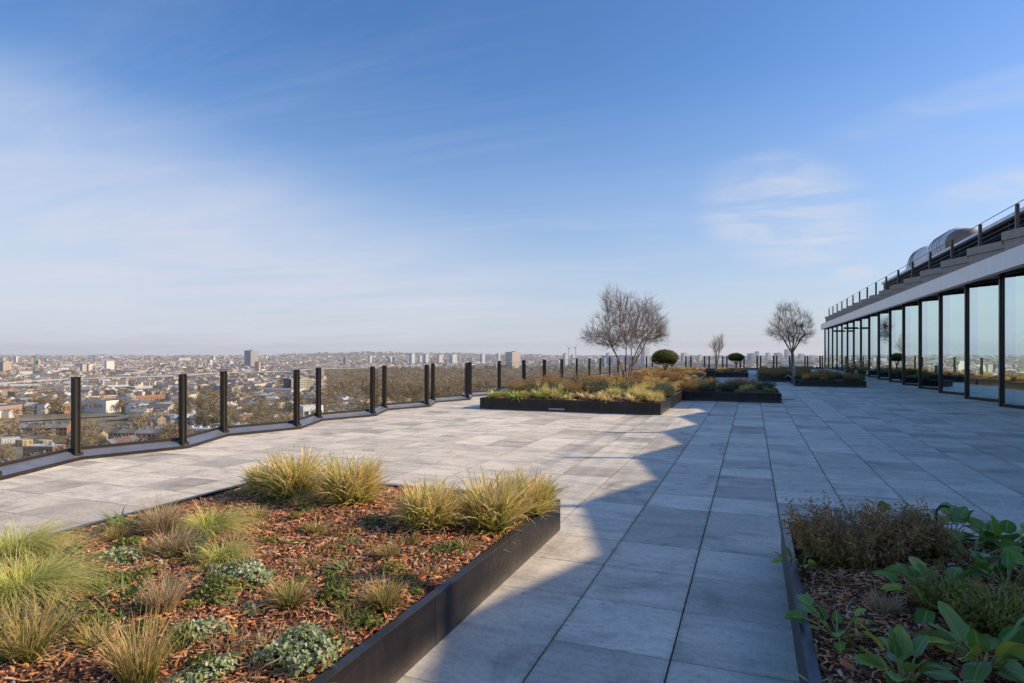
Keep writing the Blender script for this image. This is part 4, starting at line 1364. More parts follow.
# ------------------------------------------------------------------ clipped dome trees
def topiary(loc, r, h, trunk_h, label, seed):
    root = empty('clipped_tree', loc, 0, label, 'tree')
    rng = np.random.default_rng(seed)
    n = 4200
    a = rng.uniform(0, 2 * PI, n); u = rng.uniform(-0.8, 1, n)
    cs = np.sqrt(np.clip(1 - np.abs(u) ** 2.1, 0, 1))
    lump = 1 + 0.035 * np.sin(a * 5 + u * 6) + rng.normal(0, 0.02, n)
    P = np.stack([r * cs * np.cos(a) * lump, r * cs * np.sin(a) * lump, trunk_h + h * 0.42 + u * h * 0.58 * lump], 1)
    N = np.stack([np.cos(a) * cs, np.sin(a) * cs, u * 1.4], 1)
    V_, Q, t_, r_ = leaves(P, N, 0.055, seed, 0.55, 0.55, np.clip(0.35 + 0.6 * u, 0.05, 1))
    link('crown', np_mesh('crown', V_, Q, None, [M['topiary']], attrs={'t': t_, 'r': r_}), root)
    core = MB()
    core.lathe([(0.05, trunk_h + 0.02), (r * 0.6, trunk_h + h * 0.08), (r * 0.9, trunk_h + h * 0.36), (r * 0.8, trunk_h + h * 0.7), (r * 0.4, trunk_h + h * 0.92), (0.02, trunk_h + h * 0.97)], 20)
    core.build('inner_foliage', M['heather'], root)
    tb = MB()
    tb.tube([(0, 0, -0.03), (0.02, 0.0, trunk_h * 0.55)], [0.05, 0.042], 8)
    for k in range(4):
        t_ = k * 1.57 + 0.4
        tb.tube([(0.02, 0, trunk_h * 0.5), (0.02 + 0.10 * math.cos(t_), 0.10 * math.sin(t_), trunk_h * 0.8), (0.3 * r * math.cos(t_), 0.3 * r * math.sin(t_), trunk_h + 0.08)], [0.03, 0.025, 0.018], 6)
    tb.build('trunk', M['twig'], root)
    return root
topiary((-3.58, 28.0, 0.33), 0.54, 0.60, 0.64, 'nearer clipped mushroom-shaped evergreen tree on a bare trunk', 5)
topiary((-0.93, 40.8, 0.33), 0.43, 0.44, 0.62, 'farther and smaller clipped mushroom-shaped evergreen tree', 6)

# slot drain in the paving
x, y = ground(788, 399.5)
mb = MB(); mb.box((0, 0, 0.004), (0.42, 0.09, 0.008))
for k in range(9): mb.box((-0.18 + 0.045 * k, 0, 0.010), (0.012, 0.085, 0.006))
tag(mb.build('slot_drain', M['black'], None, (x, y, 0.0), 0.0), 'small dark slot drain in the paving beside the short arm of the middle planter', 'drain')
# small dark objects by the beds
def bollard(x, y, h, w_, mt, label):
    root = empty('bollard_light', (x, y, 0), 0, label, 'bollard')
    a = MB(); a.bevbox((0, 0, h * 0.42), (w_, w_, h * 0.84), 0.012); a.build('column', M[mt], root)
    b = MB(); b.bevbox((0, 0, h * 0.95), (w_ * 1.08, w_ * 1.08, h * 0.10), 0.01); b.build('cap', M[mt], root)
    c_ = MB(); c_.box((0, 0, h * 0.87), (w_ * 0.8, w_ * 0.8, h * 0.06)); c_.build('lens', M['pale_plate'], root)
bollard(-1.98, 33.5, 0.62, 0.42, 'black', 'squat black bollard at the inner corner of the long middle planter')
bollard(1.86, 32.0, 0.85, 0.13, 'grey_metal', 'slim pale grey bollard between the two far right planters')

#@@PAVILION
# ------------------------------------------------------------------ glass pavilion
BP = 2.93
TIPX, VALX = 6.35, 6.88
tips = [(TIPX, 20.6 + BP * k) for k in range(-11, 16)]
Y0, Y1 = tips[0][1] - BP / 2, tips[-1][1]
pav = empty('glass_pavilion', (TIPX, Y0, 0), 0, 'long single-storey glass pavilion with pale metal fascia along the right side of the terrace', 'building')
PO = Vector((TIPX, Y0, 0))
def pv(x, y, z=0): return (x - PO.x, y - PO.y, z - PO.z)
HEAD = 3.66
nodes_ = []
for (x, y) in tips:
    nodes_.append((VALX, y - BP / 2)); nodes_.append((x, y))
mul = MB()
mul.bevbox((0, 0, HEAD / 2), (0.11, 0.10, HEAD), 0.008)
mul_me = mul.mesh('mullion', M['bronze'])
valm = MB(); valm.bevbox((0, 0, HEAD / 2), (0.07, 0.07, HEAD), 0.006)
val_me = valm.mesh('mullion', M['bronze'])
for i, (x, y) in enumerate(nodes_):
    link('mullion', mul_me if i % 2 else val_me, pav, pv(x, y, 0.001), 0.0)
pane_me = {}
LW = math.hypot(BP / 2, VALX - TIPX) - 0.12
lm = MB(); lm.add([(-LW / 2 + 0.03, 0.035, 0.10), (LW * 0.17, 0.035, 0.10), (LW * 0.17, 0.035, HEAD - 0.08), (-LW / 2 + 0.03, 0.035, HEAD - 0.08)], [(0, 1, 2, 3)])
leaf_me = lm.mesh('door_leaf', M['door_glass'])
for i in range(len(nodes_) - 1):
    a, b = Vector(nodes_[i]), Vector(nodes_[i + 1])
    d = b - a; ln = d.length - 0.12; ang = math.atan2(d.y, d.x); c_ = (a + b) / 2
    key = i % 2
    if key not in pane_me:
        g = MB(); hl = ln / 2
        g.add([(-hl, 0, 0.09), (hl, 0, 0.09), (hl, 0, HEAD - 0.07), (-hl, 0, HEAD - 0.07)], [(0, 1, 2, 3)])
        f = MB()
        f.bevbox((0, 0, 0.045), (ln, 0.09, 0.09), 0.006); f.box((0, 0, HEAD - 0.035), (ln, 0.08, 0.07))
        for s in (-1, 1): f.box((s * (hl - 0.012), 0, HEAD / 2), (0.024, 0.06, HEAD - 0.16))
        bl = MB(); bl.box((-0.22, -0.30, 1.84), (0.85, 0.012, 3.5))
        pane_me[key] = (g.mesh('glass_pane', M['facade_glass']), f.mesh('pane_frame', M['bronze']), bl.mesh('blind', M['blind']))
    p = link('glass_pane', pane_me[key][0], pav, pv(c_.x, c_.y, 0.001), ang)
    link('frame', pane_me[key][1], p)
    if key == 0:
        link('door_leaf', leaf_me, p)
        if i % 6 == 0: link('blind', pane_me[key][2], p)
# fascia, trim, soffit
fas = MB(); fas.bevbox((0, 0, 0.235), (0.05, BP / 2 - 0.008, 0.47), 0.003)
fas_me = fas.mesh('fascia_panel', M['fascia'])
nf = int((Y1 + 1.2 - Y0) / (BP / 2))
for i in range(nf):
    link('fascia_panel', fas_me, pav, pv(6.02, Y0 + BP / 2 * (i + 0.5), 3.58))
FY1 = Y0 + BP / 2 * nf
tr = MB()
tr.box(pv(6.05, (Y0 + FY1) / 2, 3.555), (0.06, FY1 - Y0, 0.046))
tr.box(pv(9.3, FY1 - 0.02, 3.80), (6.5, 0.05, 0.48)); tr.box(pv(6.075, (Y0 + FY1) / 2, 3.80), (0.05, FY1 - Y0, 0.40))
tr.build('fascia_trim', M['bronze'], pav)
so = MB(); so.box(pv(9.3, (Y0 + FY1) / 2, 3.695), (6.42, FY1 - Y0 - 0.06, 0.05)); so.build('soffit', M['soffit'], pav)
rf = MB(); rf.box(pv(9.3, (Y0 + FY1) / 2, 3.89), (6.38, FY1 - Y0 - 0.08, 0.30)); rf.build('roof', M['roofing'], pav)
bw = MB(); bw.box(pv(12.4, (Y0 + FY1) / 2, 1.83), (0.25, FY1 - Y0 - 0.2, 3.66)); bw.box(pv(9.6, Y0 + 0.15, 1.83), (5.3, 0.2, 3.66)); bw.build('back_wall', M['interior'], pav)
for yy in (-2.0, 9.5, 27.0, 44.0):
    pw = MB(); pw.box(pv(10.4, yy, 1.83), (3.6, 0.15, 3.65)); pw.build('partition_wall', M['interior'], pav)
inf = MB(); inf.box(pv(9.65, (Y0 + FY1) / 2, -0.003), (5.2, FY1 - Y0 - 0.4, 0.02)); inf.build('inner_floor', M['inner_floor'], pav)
# sawtooth roof upstand with stone coping
CT, CV = 6.40, 6.92
up_pts = []
for (x, y) in tips:
    up_pts.append((CV, y - BP / 2)); up_pts.append((CT, y))
upo = offset_line(up_pts, 0.0)
back = offset_line(up_pts, -0.34)
lip, lipb = offset_line(up_pts, 0.05), offset_line(up_pts, -0.38)
wl_, cp = MB(), MB()
for i in range(len(up_pts) - 1):
    q = [upo[i], back[i], back[i + 1], upo[i + 1]]
    wl_.prism([pv(*p)[:2] for p in q], 4.03, 4.52)
    q = [lip[i], lipb[i], lipb[i + 1], lip[i + 1]]
    cp.prism([pv(*p)[:2] for p in q], 4.523, 4.75)
wl_.build('upstand', M['coping'], pav)
cp.build('coping', M['coping'], pav)
# rail on the roof
rr_ = empty('roof_balustrade', (6.8, Y0, 4.75), 0, 'bronze post and cable balustrade on the pavilion roof', 'balustrade')
rp = MB(); rp.bevbox((0, 0, 0.375), (0.085, 0.09, 0.75), 0.006); rp.box((0, 0, 0.006), (0.18, 0.18, 0.012))
rp_me = rp.mesh('post', M['bronze_light'])
for (x, y) in tips: link('post', rp_me, rr_, (-0.1, y - Y0, 0.0))
for k, z in enumerate((0.12, 0.27, 0.42, 0.57)):
    cb = MB(); cb.tube([(-0.1, 1.0, z), (-0.1, Y1 - Y0, z)], 0.006, 6); cb.build('cable', M['cable'], rr_)
cb = MB(); cb.box((-0.1, (Y1 - Y0) / 2 + 0.5, 0.765), (0.022, Y1 - Y0 - 1.0, 0.012)); cb.build('handrail', M['bronze'], rr_)
# plant screen and ducts
LY0, LY1 = 20.5, 47.5
scn = empty('plant_screen', (8.2, LY0, 4.04), 0, 'dark louvred screen with a silver cap behind the roof balustrade', 'screen')
sb = MB()
for k in range(13):
    mm = Matrix.Rotation(R(35), 3, 'Y')
    sb.box((0, (LY1 - LY0) / 2, 0.12 + 0.145 * k), (0.13, LY1 - LY0, 0.02), 0, 0, mm)
sb.box((0.12, (LY1 - LY0) / 2, 0.97), (0.03, LY1 - LY0, 1.92))
sb.build('louvres', M['louvre'], scn)
pb = MB()
for k in range(11): pb.box((0.02, (LY1 - LY0) * k / 10, 0.97), (0.06, 0.06, 1.93))
pb.build('upright', M['louvre'], scn)
cb = MB(); cb.bevbox((0.06, (LY1 - LY0) / 2, 2.0), (0.40, LY1 - LY0 + 0.1, 0.11), 0.02); cb.build('cap', M['duct'], scn)

def arc_duct(name, x, y, z0, r, label, length, cowl):
    root = empty(name, (x, y, z0), 0, label, 'duct')
    mb = MB()
    # upright stub, quarter bend, horizontal run
    pts = [(0, 0, -1.1)]
    for i in range(9):
        t_ = i / 8 * PI / 2
        pts.append((0, -0.9 * r * (1 - math.cos(t_)) * 1.2, 1.0 + 1.0 * r * math.sin(t_)))
    pts.append((0, pts[-1][1] - length, pts[-1][2]))
    mb.tube(pts, r, 20)
    mb.build('bend', M['duct'], root)
    sm = MB()
    for k in range(5):
        yy = pts[-2][1] - length * (k + 0.3) / 5
        sm.tube([(0, yy, pts[-1][2]), (0, yy - 0.05, pts[-1][2])], r * 1.035, 20)
    sm.build('flange', M['grey_metal'], root)
    if cowl:
        cw = MB()
        cw.lathe([(r * 0.2, 0.0), (r * 1.02, 0.05), (r * 1.06, 0.35), (r * 0.9, 0.62), (r * 0.55, 0.82), (0.05, 0.9)], 22, 0, (0, pts[-1][1] - r * 1.2, pts[-1][2] - 0.35))
        cw.build('cowl', M['cowl'], root)
arc_duct('ventilation_duct', 9.6, 44.5, 5.15, 0.75, 'left silver ventilation duct with a rounded end above the louvred screen', 1.2, False)
arc_duct('ventilation_duct', 9.5, 39.6, 5.10, 0.75, 'right silver ventilation duct leading to a bronze cowl above the screen', 2.4, True)
# floodlight bars on the facade, potted shrub
for k, (yy, lab) in enumerate(((44.0, 'dark floodlight bar bracketed to the glass pavilion, nearer of two'), (50.0, 'dark floodlight bar bracketed to the glass pavilion, farther of two'))):
    root = empty('floodlight_bar', (6.29, yy, 2.95), 0, lab, 'lamp')
    a = MB(); a.box((-0.25, 0, 0.0), (0.5, 0.05, 0.05)); a.build('bracket', M['black'], root)
    b = MB(); b.bevbox((-0.5, 0, 0.02), (0.85, 0.14, 0.12), 0.02, 0.35); b.build('lamp_head', M['black'], root)
for (x, y, s, lab) in ((4.95, 38.0, 1.0, 'dark potted shrub before the glass pavilion, left of a pair'), (5.35, 36.9, 1.15, 'taller dark potted shrub before the glass pavilion, right of a pair')):
    root = empty('potted_shrub', (x, y, 0), 0, lab, 'shrub')
    p = MB(); p.lathe([(0.16, 0.002), (0.22, 0.42), (0.24, 0.45), (0.20, 0.45), (0.19, 0.40)], 18); p.build('pot', M['black'], root)
    V_, Q, t_, r_ = sprigs(70, 0.34, 0.34, 0.75 * s, 0.07, 22, int(x * 100), 0.5)
    link('foliage', np_mesh('foliage', V_ + np.array([0, 0, 0.40]), Q, None, [M['heather']], attrs={'t': t_, 'r': r_}), root)
#@@CITY
# ------------------------------------------------------------------ the city below
def px_of(x, y):
    Z = -x * SY + y * CY
    X = x * CY + y * SY
    return 512 + F * X / max(Z, 1e-3)


def hills(x, y):
    r = np.hypot(x, y)
    az = np.degrees(np.arctan2(x, y))        # 0 = +Y, negative to the left
    f = np.clip((r - 6000) / 3800, 0, 1); f = f * f * (3 - 2 * f)
    bump = 64 * np.exp(-((az + 33.5) / 8.5) ** 2) + 20 * np.exp(-((az + 22) / 6.0) ** 2) + 10 * np.exp(-((az + 55) / 9.0) ** 2)
    bump = bump + 5 * np.sin(az * 0.9) + 3 * np.sin(az * 2.3 + 1)
    return CITY + f * np.clip(bump, 0, None)


rad = np.concatenate([[0], np.geomspace(60, 10500, 60)])
azs = np.radians(np.linspace(0, 360, 361)[:-1])
GV = [(0, 0, CITY)]
for r_ in rad[1:]:
    xs, ys = r_ * np.sin(azs), r_ * np.cos(azs)
    zs = hills(xs, ys)
    GV.extend(zip(xs, ys, zs))
GV = np.array(GV)
na = len(azs)
T = np.array([(0, 1 + (i + 1) % na, 1 + i) for i in range(na)])
Q = np.array([(1 + k * na + i, 1 + k * na + (i + 1) % na, 1 + (k + 1) * na + (i + 1) % na, 1 + (k + 1) * na + i) for k in range(len(rad) - 2) for i in range(na)])
t = NT('city_ground')
v = t.obj()
n1 = t.noise(0.006, 6, 0.65, v); n2 = t.noise(0.05, 5, 0.7, v)
vo = t.n('ShaderNodeTexVoronoi'); vo.inputs['Scale'].default_value = 0.03; t.l(v, vo.inputs['Vector'])
sepc = t.n('ShaderNodeSeparateColor'); t.l(vo.outputs['Color'], sepc.inputs[0])
c = t.ramp(n1, [(0.35, (0.16, 0.14, 0.07)), (0.5, (0.21, 0.165, 0.10)), (0.65, (0.26, 0.235, 0.20))])
c2 = t.ramp(sepc.outputs[0], [(0.0, (0.15, 0.15, 0.06)), (0.35, (0.22, 0.17, 0.11)), (0.7, (0.32, 0.29, 0.25)), (1.0, (0.18, 0.155, 0.13))])
c = t.mix(t.ramp(n2, [(0.4, (0, 0, 0)), (0.6, (1, 1, 1))]), c, c2)
M['city_ground'] = t.done(t.pbr(c, 0.95, spec=0.1))
tag(link('ground', np_mesh('ground', GV, Q, T, [M['city_ground']], smooth=True)), 'low-lying city ground stretching to the wooded hills on the horizon', kind='structure')

WALLS = [(0.0, (0.36, 0.24, 0.15)), (0.12, (0.62, 0.53, 0.41)), (0.25, (0.36, 0.18, 0.10)), (0.38, (0.78, 0.74, 0.67)), (0.6, (0.45, 0.36, 0.26)), (0.75, (0.78, 0.75, 0.70)), (0.9, (0.30, 0.25, 0.21)), (1.0, (0.62, 0.52, 0.40))]
ROOFS = [(0.0, (0.16, 0.155, 0.16)), (0.25, (0.26, 0.25, 0.25)), (0.45, (0.22, 0.13, 0.09)), (0.6, (0.34, 0.33, 0.33)), (0.8, (0.14, 0.12, 0.11)), (0.92, (0.55, 0.54, 0.53)), (1.0, (0.68, 0.67, 0.66))]
M['far_wall'] = island_mat('far_walls', WALLS, 0.9)
M['far_roof'] = island_mat('far_roofs', ROOFS, 0.85, 'LINEAR', 13.7)
M['far_tree'] = island_mat('far_trees', [(0.0, (0.10, 0.075, 0.045)), (0.3, (0.16, 0.12, 0.065)), (0.6, (0.19, 0.15, 0.085)), (0.85, (0.10, 0.10, 0.04)), (1.0, (0.05, 0.065, 0.03))], 0.95)
M['house_wall'] = object_mat('house_brick', [(0.0, (0.42, 0.28, 0.16)), (0.3, (0.36, 0.19, 0.11)), (0.6, (0.50, 0.38, 0.24)), (0.8, (0.33, 0.22, 0.15)), (1.0, (0.55, 0.33, 0.19))], 0.9, 0.2, 0.6)
M['house_white'] = object_mat('house_render', [(0.0, (0.70, 0.67, 0.61)), (0.5, (0.80, 0.78, 0.74)), (1.0, (0.60, 0.55, 0.47))], 0.85, 0.12, 0.5)
M['house_roof'] = object_mat('house_slates', [(0.0, (0.17, 0.165, 0.17)), (0.4, (0.27, 0.26, 0.26)), (0.6, (0.21, 0.13, 0.10)), (0.8, (0.36, 0.35, 0.34)), (1.0, (0.15, 0.13, 0.12))], 0.8, 0.25, 0.8)
M['flat_roof'] = object_mat('flat_roof', [(0.0, (0.34, 0.34, 0.34)), (0.5, (0.62, 0.62, 0.61)), (1.0, (0.45, 0.44, 0.42))], 0.85, 0.15, 0.3)
M['window'] = simple('window_glass', (0.06, 0.07, 0.08), 0.15, 0.0, 0.3, 0.5)
M['white_trim'] = simple('white_trim', (0.76, 0.75, 0.72), 0.6)
M['tree_crown'] = object_mat('winter_crown', [(0.0, (0.27, 0.19, 0.10)), (0.3, (0.40, 0.28, 0.145)), (0.55, (0.32, 0.24, 0.11)), (0.75, (0.47, 0.33, 0.18)), (0.9, (0.20, 0.16, 0.09)), (1.0, (0.29, 0.26, 0.10))], 0.95, 0.45, 0.25)
M['evergreen'] = object_mat('evergreen_crown', [(0.0, (0.035, 0.05, 0.02)), (1.0, (0.07, 0.08, 0.03))], 0.95, 0.4, 0.3)
M['bark'] = simple('city_bark', (0.10, 0.08, 0.06), 0.9)

taken = []                                  # (x, y, r) footprints
VIEW = []                                   # landmark sight lines kept open, as streets and low gardens do


def hides(px, Z, h, wpx=6):
    top = HY + F * (EYE - CITY - h) / Z
    return any(a - wpx < px < b + wpx and Z < zl and top < yb for a, b, zl, yb in VIEW)


def free(x, y, r):
    return all((x - a) ** 2 + (y - b) ** 2 > (r + q) ** 2 for a, b, q in taken)


# ---- landmark blocks
def slab_block(px, wpx, ytop, Z, depth, col, label, yaw=None, floors=None, name='tower_block', cat='tower', roofcol=(0.4, 0.4, 0.4), side=None, bays=None, ybase=None, wincol=None, extras=True):
    x, y = far(px, Z)
    wd = wpx * Z / F
    z0 = float(hills(np.array(x), np.array(y)))
    h = zat(ytop, Z) - z0
    yg = HY + F * (EYE - z0) / Z
    if Z > 900 or name in ('white_building', 'low_building', 'flats', 'terrace_block'): VIEW.append((px - wpx / 2, px + wpx / 2, Z, ytop + 0.5 * (yg - ytop)))
    turn = R(40) if name == 'tower_block' else (R(6) if wpx > 60 else R(24))
    if name == 'tower_block':
        wd = wd * 0.74; depth = wd * 0.95; side = None
    root = empty(name, (x, y, z0), (YAW - math.atan((px - 512) / F)) + turn if yaw is None else yaw, label, cat)
    taken.append((x, y, max(wd, depth) * 0.62))
    mt = simple(f'wall_paint', col, 0.85, 0, 0.06, 0.3)
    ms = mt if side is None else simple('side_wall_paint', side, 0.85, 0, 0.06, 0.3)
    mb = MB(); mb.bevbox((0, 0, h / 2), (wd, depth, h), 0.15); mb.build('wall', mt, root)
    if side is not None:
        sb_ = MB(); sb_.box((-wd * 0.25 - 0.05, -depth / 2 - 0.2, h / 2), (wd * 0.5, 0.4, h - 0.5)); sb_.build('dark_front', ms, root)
    fl_ = floors or max(2, int(h / 3.2))
    by = bays or max(2, int(wd / 4.5))
    wb = MB()
    fh = h / (fl_ + 0.4)
    for f in range(fl_):
        zc_ = fh * (f + 0.62)
        for b in range(by):
            bw_ = wd / by
            wb.box((-wd / 2 + bw_ * (b + 0.5), -depth / 2 - 0.05 - (0.4 if side is not None and b < by / 2 else 0), zc_), (bw_ * 0.62, 0.12, fh * 0.48))
        nb = max(1, int(depth / 4.5))
        for s in (-1, 1):
            for b in range(nb):
                bw_ = depth / nb
                wb.box((s * (wd / 2 + 0.05), -depth / 2 + bw_ * (b + 0.5), zc_), (0.12, bw_ * 0.55, fh * 0.45))
    wb.build('window_bands', M['window'] if wincol is None else wincol, root)
    rb = MB(); rb.bevbox((0, 0, h + 0.25), (wd * 1.01, depth * 1.01, 0.5), 0.1)
    if extras and h > 20:
        rb.bevbox((wd * 0.15, 0, h + 2.0), (wd * 0.3, depth * 0.5, 3.2), 0.1)
    rb.build('roof', simple('roof_paint', roofcol, 0.85, 0, 0.1, 0.4), root)
    return root, wd, h


TB = [
    (4, 12, 362, 2100, 18, (0.62, 0.50, 0.36), 'tan slab tower cut by the left edge of the photo', {}),
    (25.5, 14, 371.5, 2050, 24, (0.78, 0.78, 0.75), 'white block beside the green crane on the left', {'name': 'office_block', 'cat': 'building'}),
    (251.5, 13, 350.5, 2900, 30, (0.46, 0.43, 0.41), 'tall grey-beige tower standing alone on the left skyline', {'bays': 9}),
    (300, 22, 379, 1150, 20, (0.66, 0.55, 0.37), 'beige apartment block with a dark end seen between two railing posts', {'name': 'apartment_block', 'cat': 'building', 'side': None}),
    (288.5, 5, 378.5, 1140, 22, (0.10, 0.085, 0.08), 'dark narrow left end of the beige apartment block', {'name': 'apartment_block', 'cat': 'building'}),  # separate dark box set as the dark side of the beige block
    (310, 21, 405.5, 715, 18, (0.84, 0.84, 0.84), 'plain white box building under the fourth railing post', {'name': 'white_building', 'cat': 'building', 'floors': 1, 'bays': 3, 'roofcol': (0.7, 0.7, 0.7)}),
    (172, 10, 415, 640, 16, (0.30, 0.42, 0.58), 'blue-clad low building left of the white one behind the second post', {'name': 'low_building', 'cat': 'building', 'floors': 2, 'roofcol': (0.6, 0.62, 0.66)}),
    (184, 13, 415, 645, 18, (0.84, 0.83, 0.80), 'white low building joined to the blue-clad one', {'name': 'low_building', 'cat': 'building', 'floors': 2, 'roofcol': (0.7, 0.7, 0.7)}),
    (151, 34, 395.5, 1000, 14, (0.55, 0.26, 0.13), 'long orange brick building in the middle of the left panorama', {'name': 'brick_building', 'cat': 'building', 'floors': 3, 'roofcol': (0.45, 0.27, 0.18)}),
    (103, 24, 396, 1010, 14, (0.60, 0.40, 0.28), 'brick and white building left of the long orange one', {'name': 'brick_building', 'cat': 'building', 'floors': 3, 'roofcol': (0.7, 0.68, 0.66)}),
    (117, 22, 385.5, 1350, 30, (0.74, 0.72, 0.68), 'wide white-roofed hall above the brick buildings', {'name': 'hall', 'cat': 'building', 'floors': 1, 'roofcol': (0.8, 0.79, 0.78)}),
    (146, 26, 386.5, 1300, 30, (0.74, 0.70, 0.64), 'second white-roofed hall behind the long orange building', {'name': 'hall', 'cat': 'building', 'floors': 1, 'roofcol': (0.78, 0.77, 0.76)}),
    (64, 94, 420, 700, 11, (0.66, 0.63, 0.57), 'very long terrace with pale roof crossing the lower left view', {'name': 'terrace_block', 'cat': 'building', 'floors': 3, 'roofcol': (0.62, 0.62, 0.62)}),
    (118, 22, 423, 690, 12, (0.62, 0.60, 0.55), 'pale terrace block right of the first railing post', {'name': 'terrace_block', 'cat': 'building', 'floors': 3, 'roofcol': (0.6, 0.6, 0.6)}),
    (123, 26, 434.5, 560, 12, (0.34, 0.35, 0.36), 'grey shed with ribbed front low behind the second glass panel', {'name': 'shed', 'cat': 'building', 'floors': 1, 'bays': 12, 'roofcol': (0.42, 0.44, 0.47)}),
    (24, 9, 440, 505, 12, (0.62, 0.40, 0.13), 'yellow-fronted flats, left of a pair at the lower left', {'name': 'flats', 'cat': 'building', 'floors': 4}),
    (44, 8, 440.5, 510, 12, (0.62, 0.40, 0.14), 'yellow-fronted flats, right of a pair at the lower left', {'name': 'flats', 'cat': 'building', 'floors': 4}),
    (7, 16, 438, 520, 12, (0.66, 0.62, 0.56), 'pale gridded flats at the lower left edge', {'name': 'flats', 'cat': 'building', 'floors': 4, 'bays': 7}),
    (6, 12, 394, 1150, 14, (0.62, 0.47, 0.26), 'mustard brick block at the left edge under the glass top', {'name': 'brick_building', 'cat': 'building', 'floors': 4}),
    (31, 7, 381, 1700, 14, (0.46, 0.24, 0.17), 'red-brown block below the green crane', {'name': 'brick_building', 'cat': 'building'}),
    (68, 17, 364.5, 3300, 30, (0.62, 0.54, 0.45), 'pale beige hospital-like block left on the horizon', {'name': 'office_block', 'cat': 'building'}),
    (98, 13, 364, 3400, 30, (0.64, 0.56, 0.47), 'pale beige block right of its twin on the horizon', {'name': 'office_block', 'cat': 'building'}),
    (210, 5, 360, 3300, 16, (0.72, 0.72, 0.72), 'white tower left of the lone grey tower', {}),
    (230, 6, 361, 3300, 16, (0.70, 0.69, 0.68), 'second white tower just left of the lone grey tower', {}),
    (345.5, 4, 356.5, 3300, 16, (0.36, 0.30, 0.28), 'thin dark tower below the wooded hill', {}),
    (370, 4, 356, 3600, 16, (0.70, 0.70, 0.70), 'slim white tower right of the hill crest', {}),
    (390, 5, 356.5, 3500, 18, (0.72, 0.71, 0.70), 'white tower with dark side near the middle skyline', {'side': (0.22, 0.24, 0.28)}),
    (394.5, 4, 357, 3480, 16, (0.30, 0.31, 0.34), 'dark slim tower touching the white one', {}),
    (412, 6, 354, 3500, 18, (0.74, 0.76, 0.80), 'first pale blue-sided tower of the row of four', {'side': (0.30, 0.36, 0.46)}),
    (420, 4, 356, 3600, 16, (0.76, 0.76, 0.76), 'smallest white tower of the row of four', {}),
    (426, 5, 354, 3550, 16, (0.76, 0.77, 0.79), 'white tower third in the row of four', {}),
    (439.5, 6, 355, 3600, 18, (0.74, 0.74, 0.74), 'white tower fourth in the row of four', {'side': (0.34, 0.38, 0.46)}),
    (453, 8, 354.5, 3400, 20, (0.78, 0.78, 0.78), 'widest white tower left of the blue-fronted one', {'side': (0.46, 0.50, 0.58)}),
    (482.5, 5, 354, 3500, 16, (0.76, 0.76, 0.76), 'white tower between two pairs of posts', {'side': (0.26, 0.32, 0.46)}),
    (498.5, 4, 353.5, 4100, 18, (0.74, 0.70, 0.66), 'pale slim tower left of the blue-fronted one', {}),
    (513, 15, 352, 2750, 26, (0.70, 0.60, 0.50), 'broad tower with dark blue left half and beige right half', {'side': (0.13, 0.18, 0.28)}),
    (565.5, 5, 353.5, 3000, 16, (0.78, 0.77, 0.75), 'white slab under the pair of cranes', {'side': (0.40, 0.42, 0.46)}),
    (573, 5, 355, 3100, 16, (0.78, 0.76, 0.73), 'cream slab right of the white one under the cranes', {}),
    (620, 36, 355.5, 2900, 40, (0.20, 0.25, 0.38), 'long blue office block behind the largest bare tree', {'name': 'office_block', 'cat': 'building', 'roofcol': (0.4, 0.45, 0.55)}),
    (645, 8, 347.5, 3200, 22, (0.62, 0.64, 0.68), 'tall pale tower above the blue office block', {}),
    (608, 4, 353, 3300, 18, (0.50, 0.54, 0.60), 'slim grey tower at the left end of the blue office block', {}),
    (684, 6, 353, 4300, 30, (0.60, 0.62, 0.64), 'pale tower right of the nearer clipped tree', {}),
    (700, 5, 355, 4000, 24, (0.70, 0.68, 0.66), 'low white tower left of the small bare tree', {}),
    (731, 6, 354.5, 4200, 24, (0.70, 0.68, 0.66), 'white block behind the farther clipped tree', {}),
    (752, 9, 353.5, 4500, 40, (0.30, 0.37, 0.48), 'blue-grey stepped office tower right of the farther clipped tree', {}),
    (757, 3.5, 351.5, 4700, 20, (0.28, 0.35, 0.46), 'slim blue tower rising behind the stepped one', {}),
    (768, 5, 353, 4400, 26, (0.68, 0.67, 0.66), 'pale tower left of the single-trunk tree', {}),
    (778, 8, 353, 4600, 40, (0.34, 0.41, 0.52), 'blue office tower just left of the single-trunk tree', {}),
    (787, 5, 349.5, 5000, 30, (0.40, 0.46, 0.56), 'tallest distant blue tower behind the single-trunk tree', {}),
    (801, 6, 354, 4600, 30, (0.50, 0.55, 0.62), 'grey-blue tower right of the single-trunk tree', {}),
    (812, 5, 355.5, 4300, 30, (0.66, 0.66, 0.66), 'pale tower close to the end of the pavilion', {}),
    (716, 26, 360, 2600, 60, (0.72, 0.70, 0.64), 'wide pale stand-like building behind the small bare tree', {'name': 'hall', 'cat': 'building', 'floors': 1, 'roofcol': (0.75, 0.74, 0.72)}),
    (790, 40, 360, 2700, 60, (0.66, 0.60, 0.46), 'long cream building behind the single-trunk bare tree', {'name': 'hall', 'cat': 'building', 'floors': 2, 'roofcol': (0.6, 0.57, 0.5)}),
]
for px, wpx, yt, Z, dp, col, lab, kw in TB:
    slab_block(px, wpx, yt, Z, dp, col, lab, **kw)

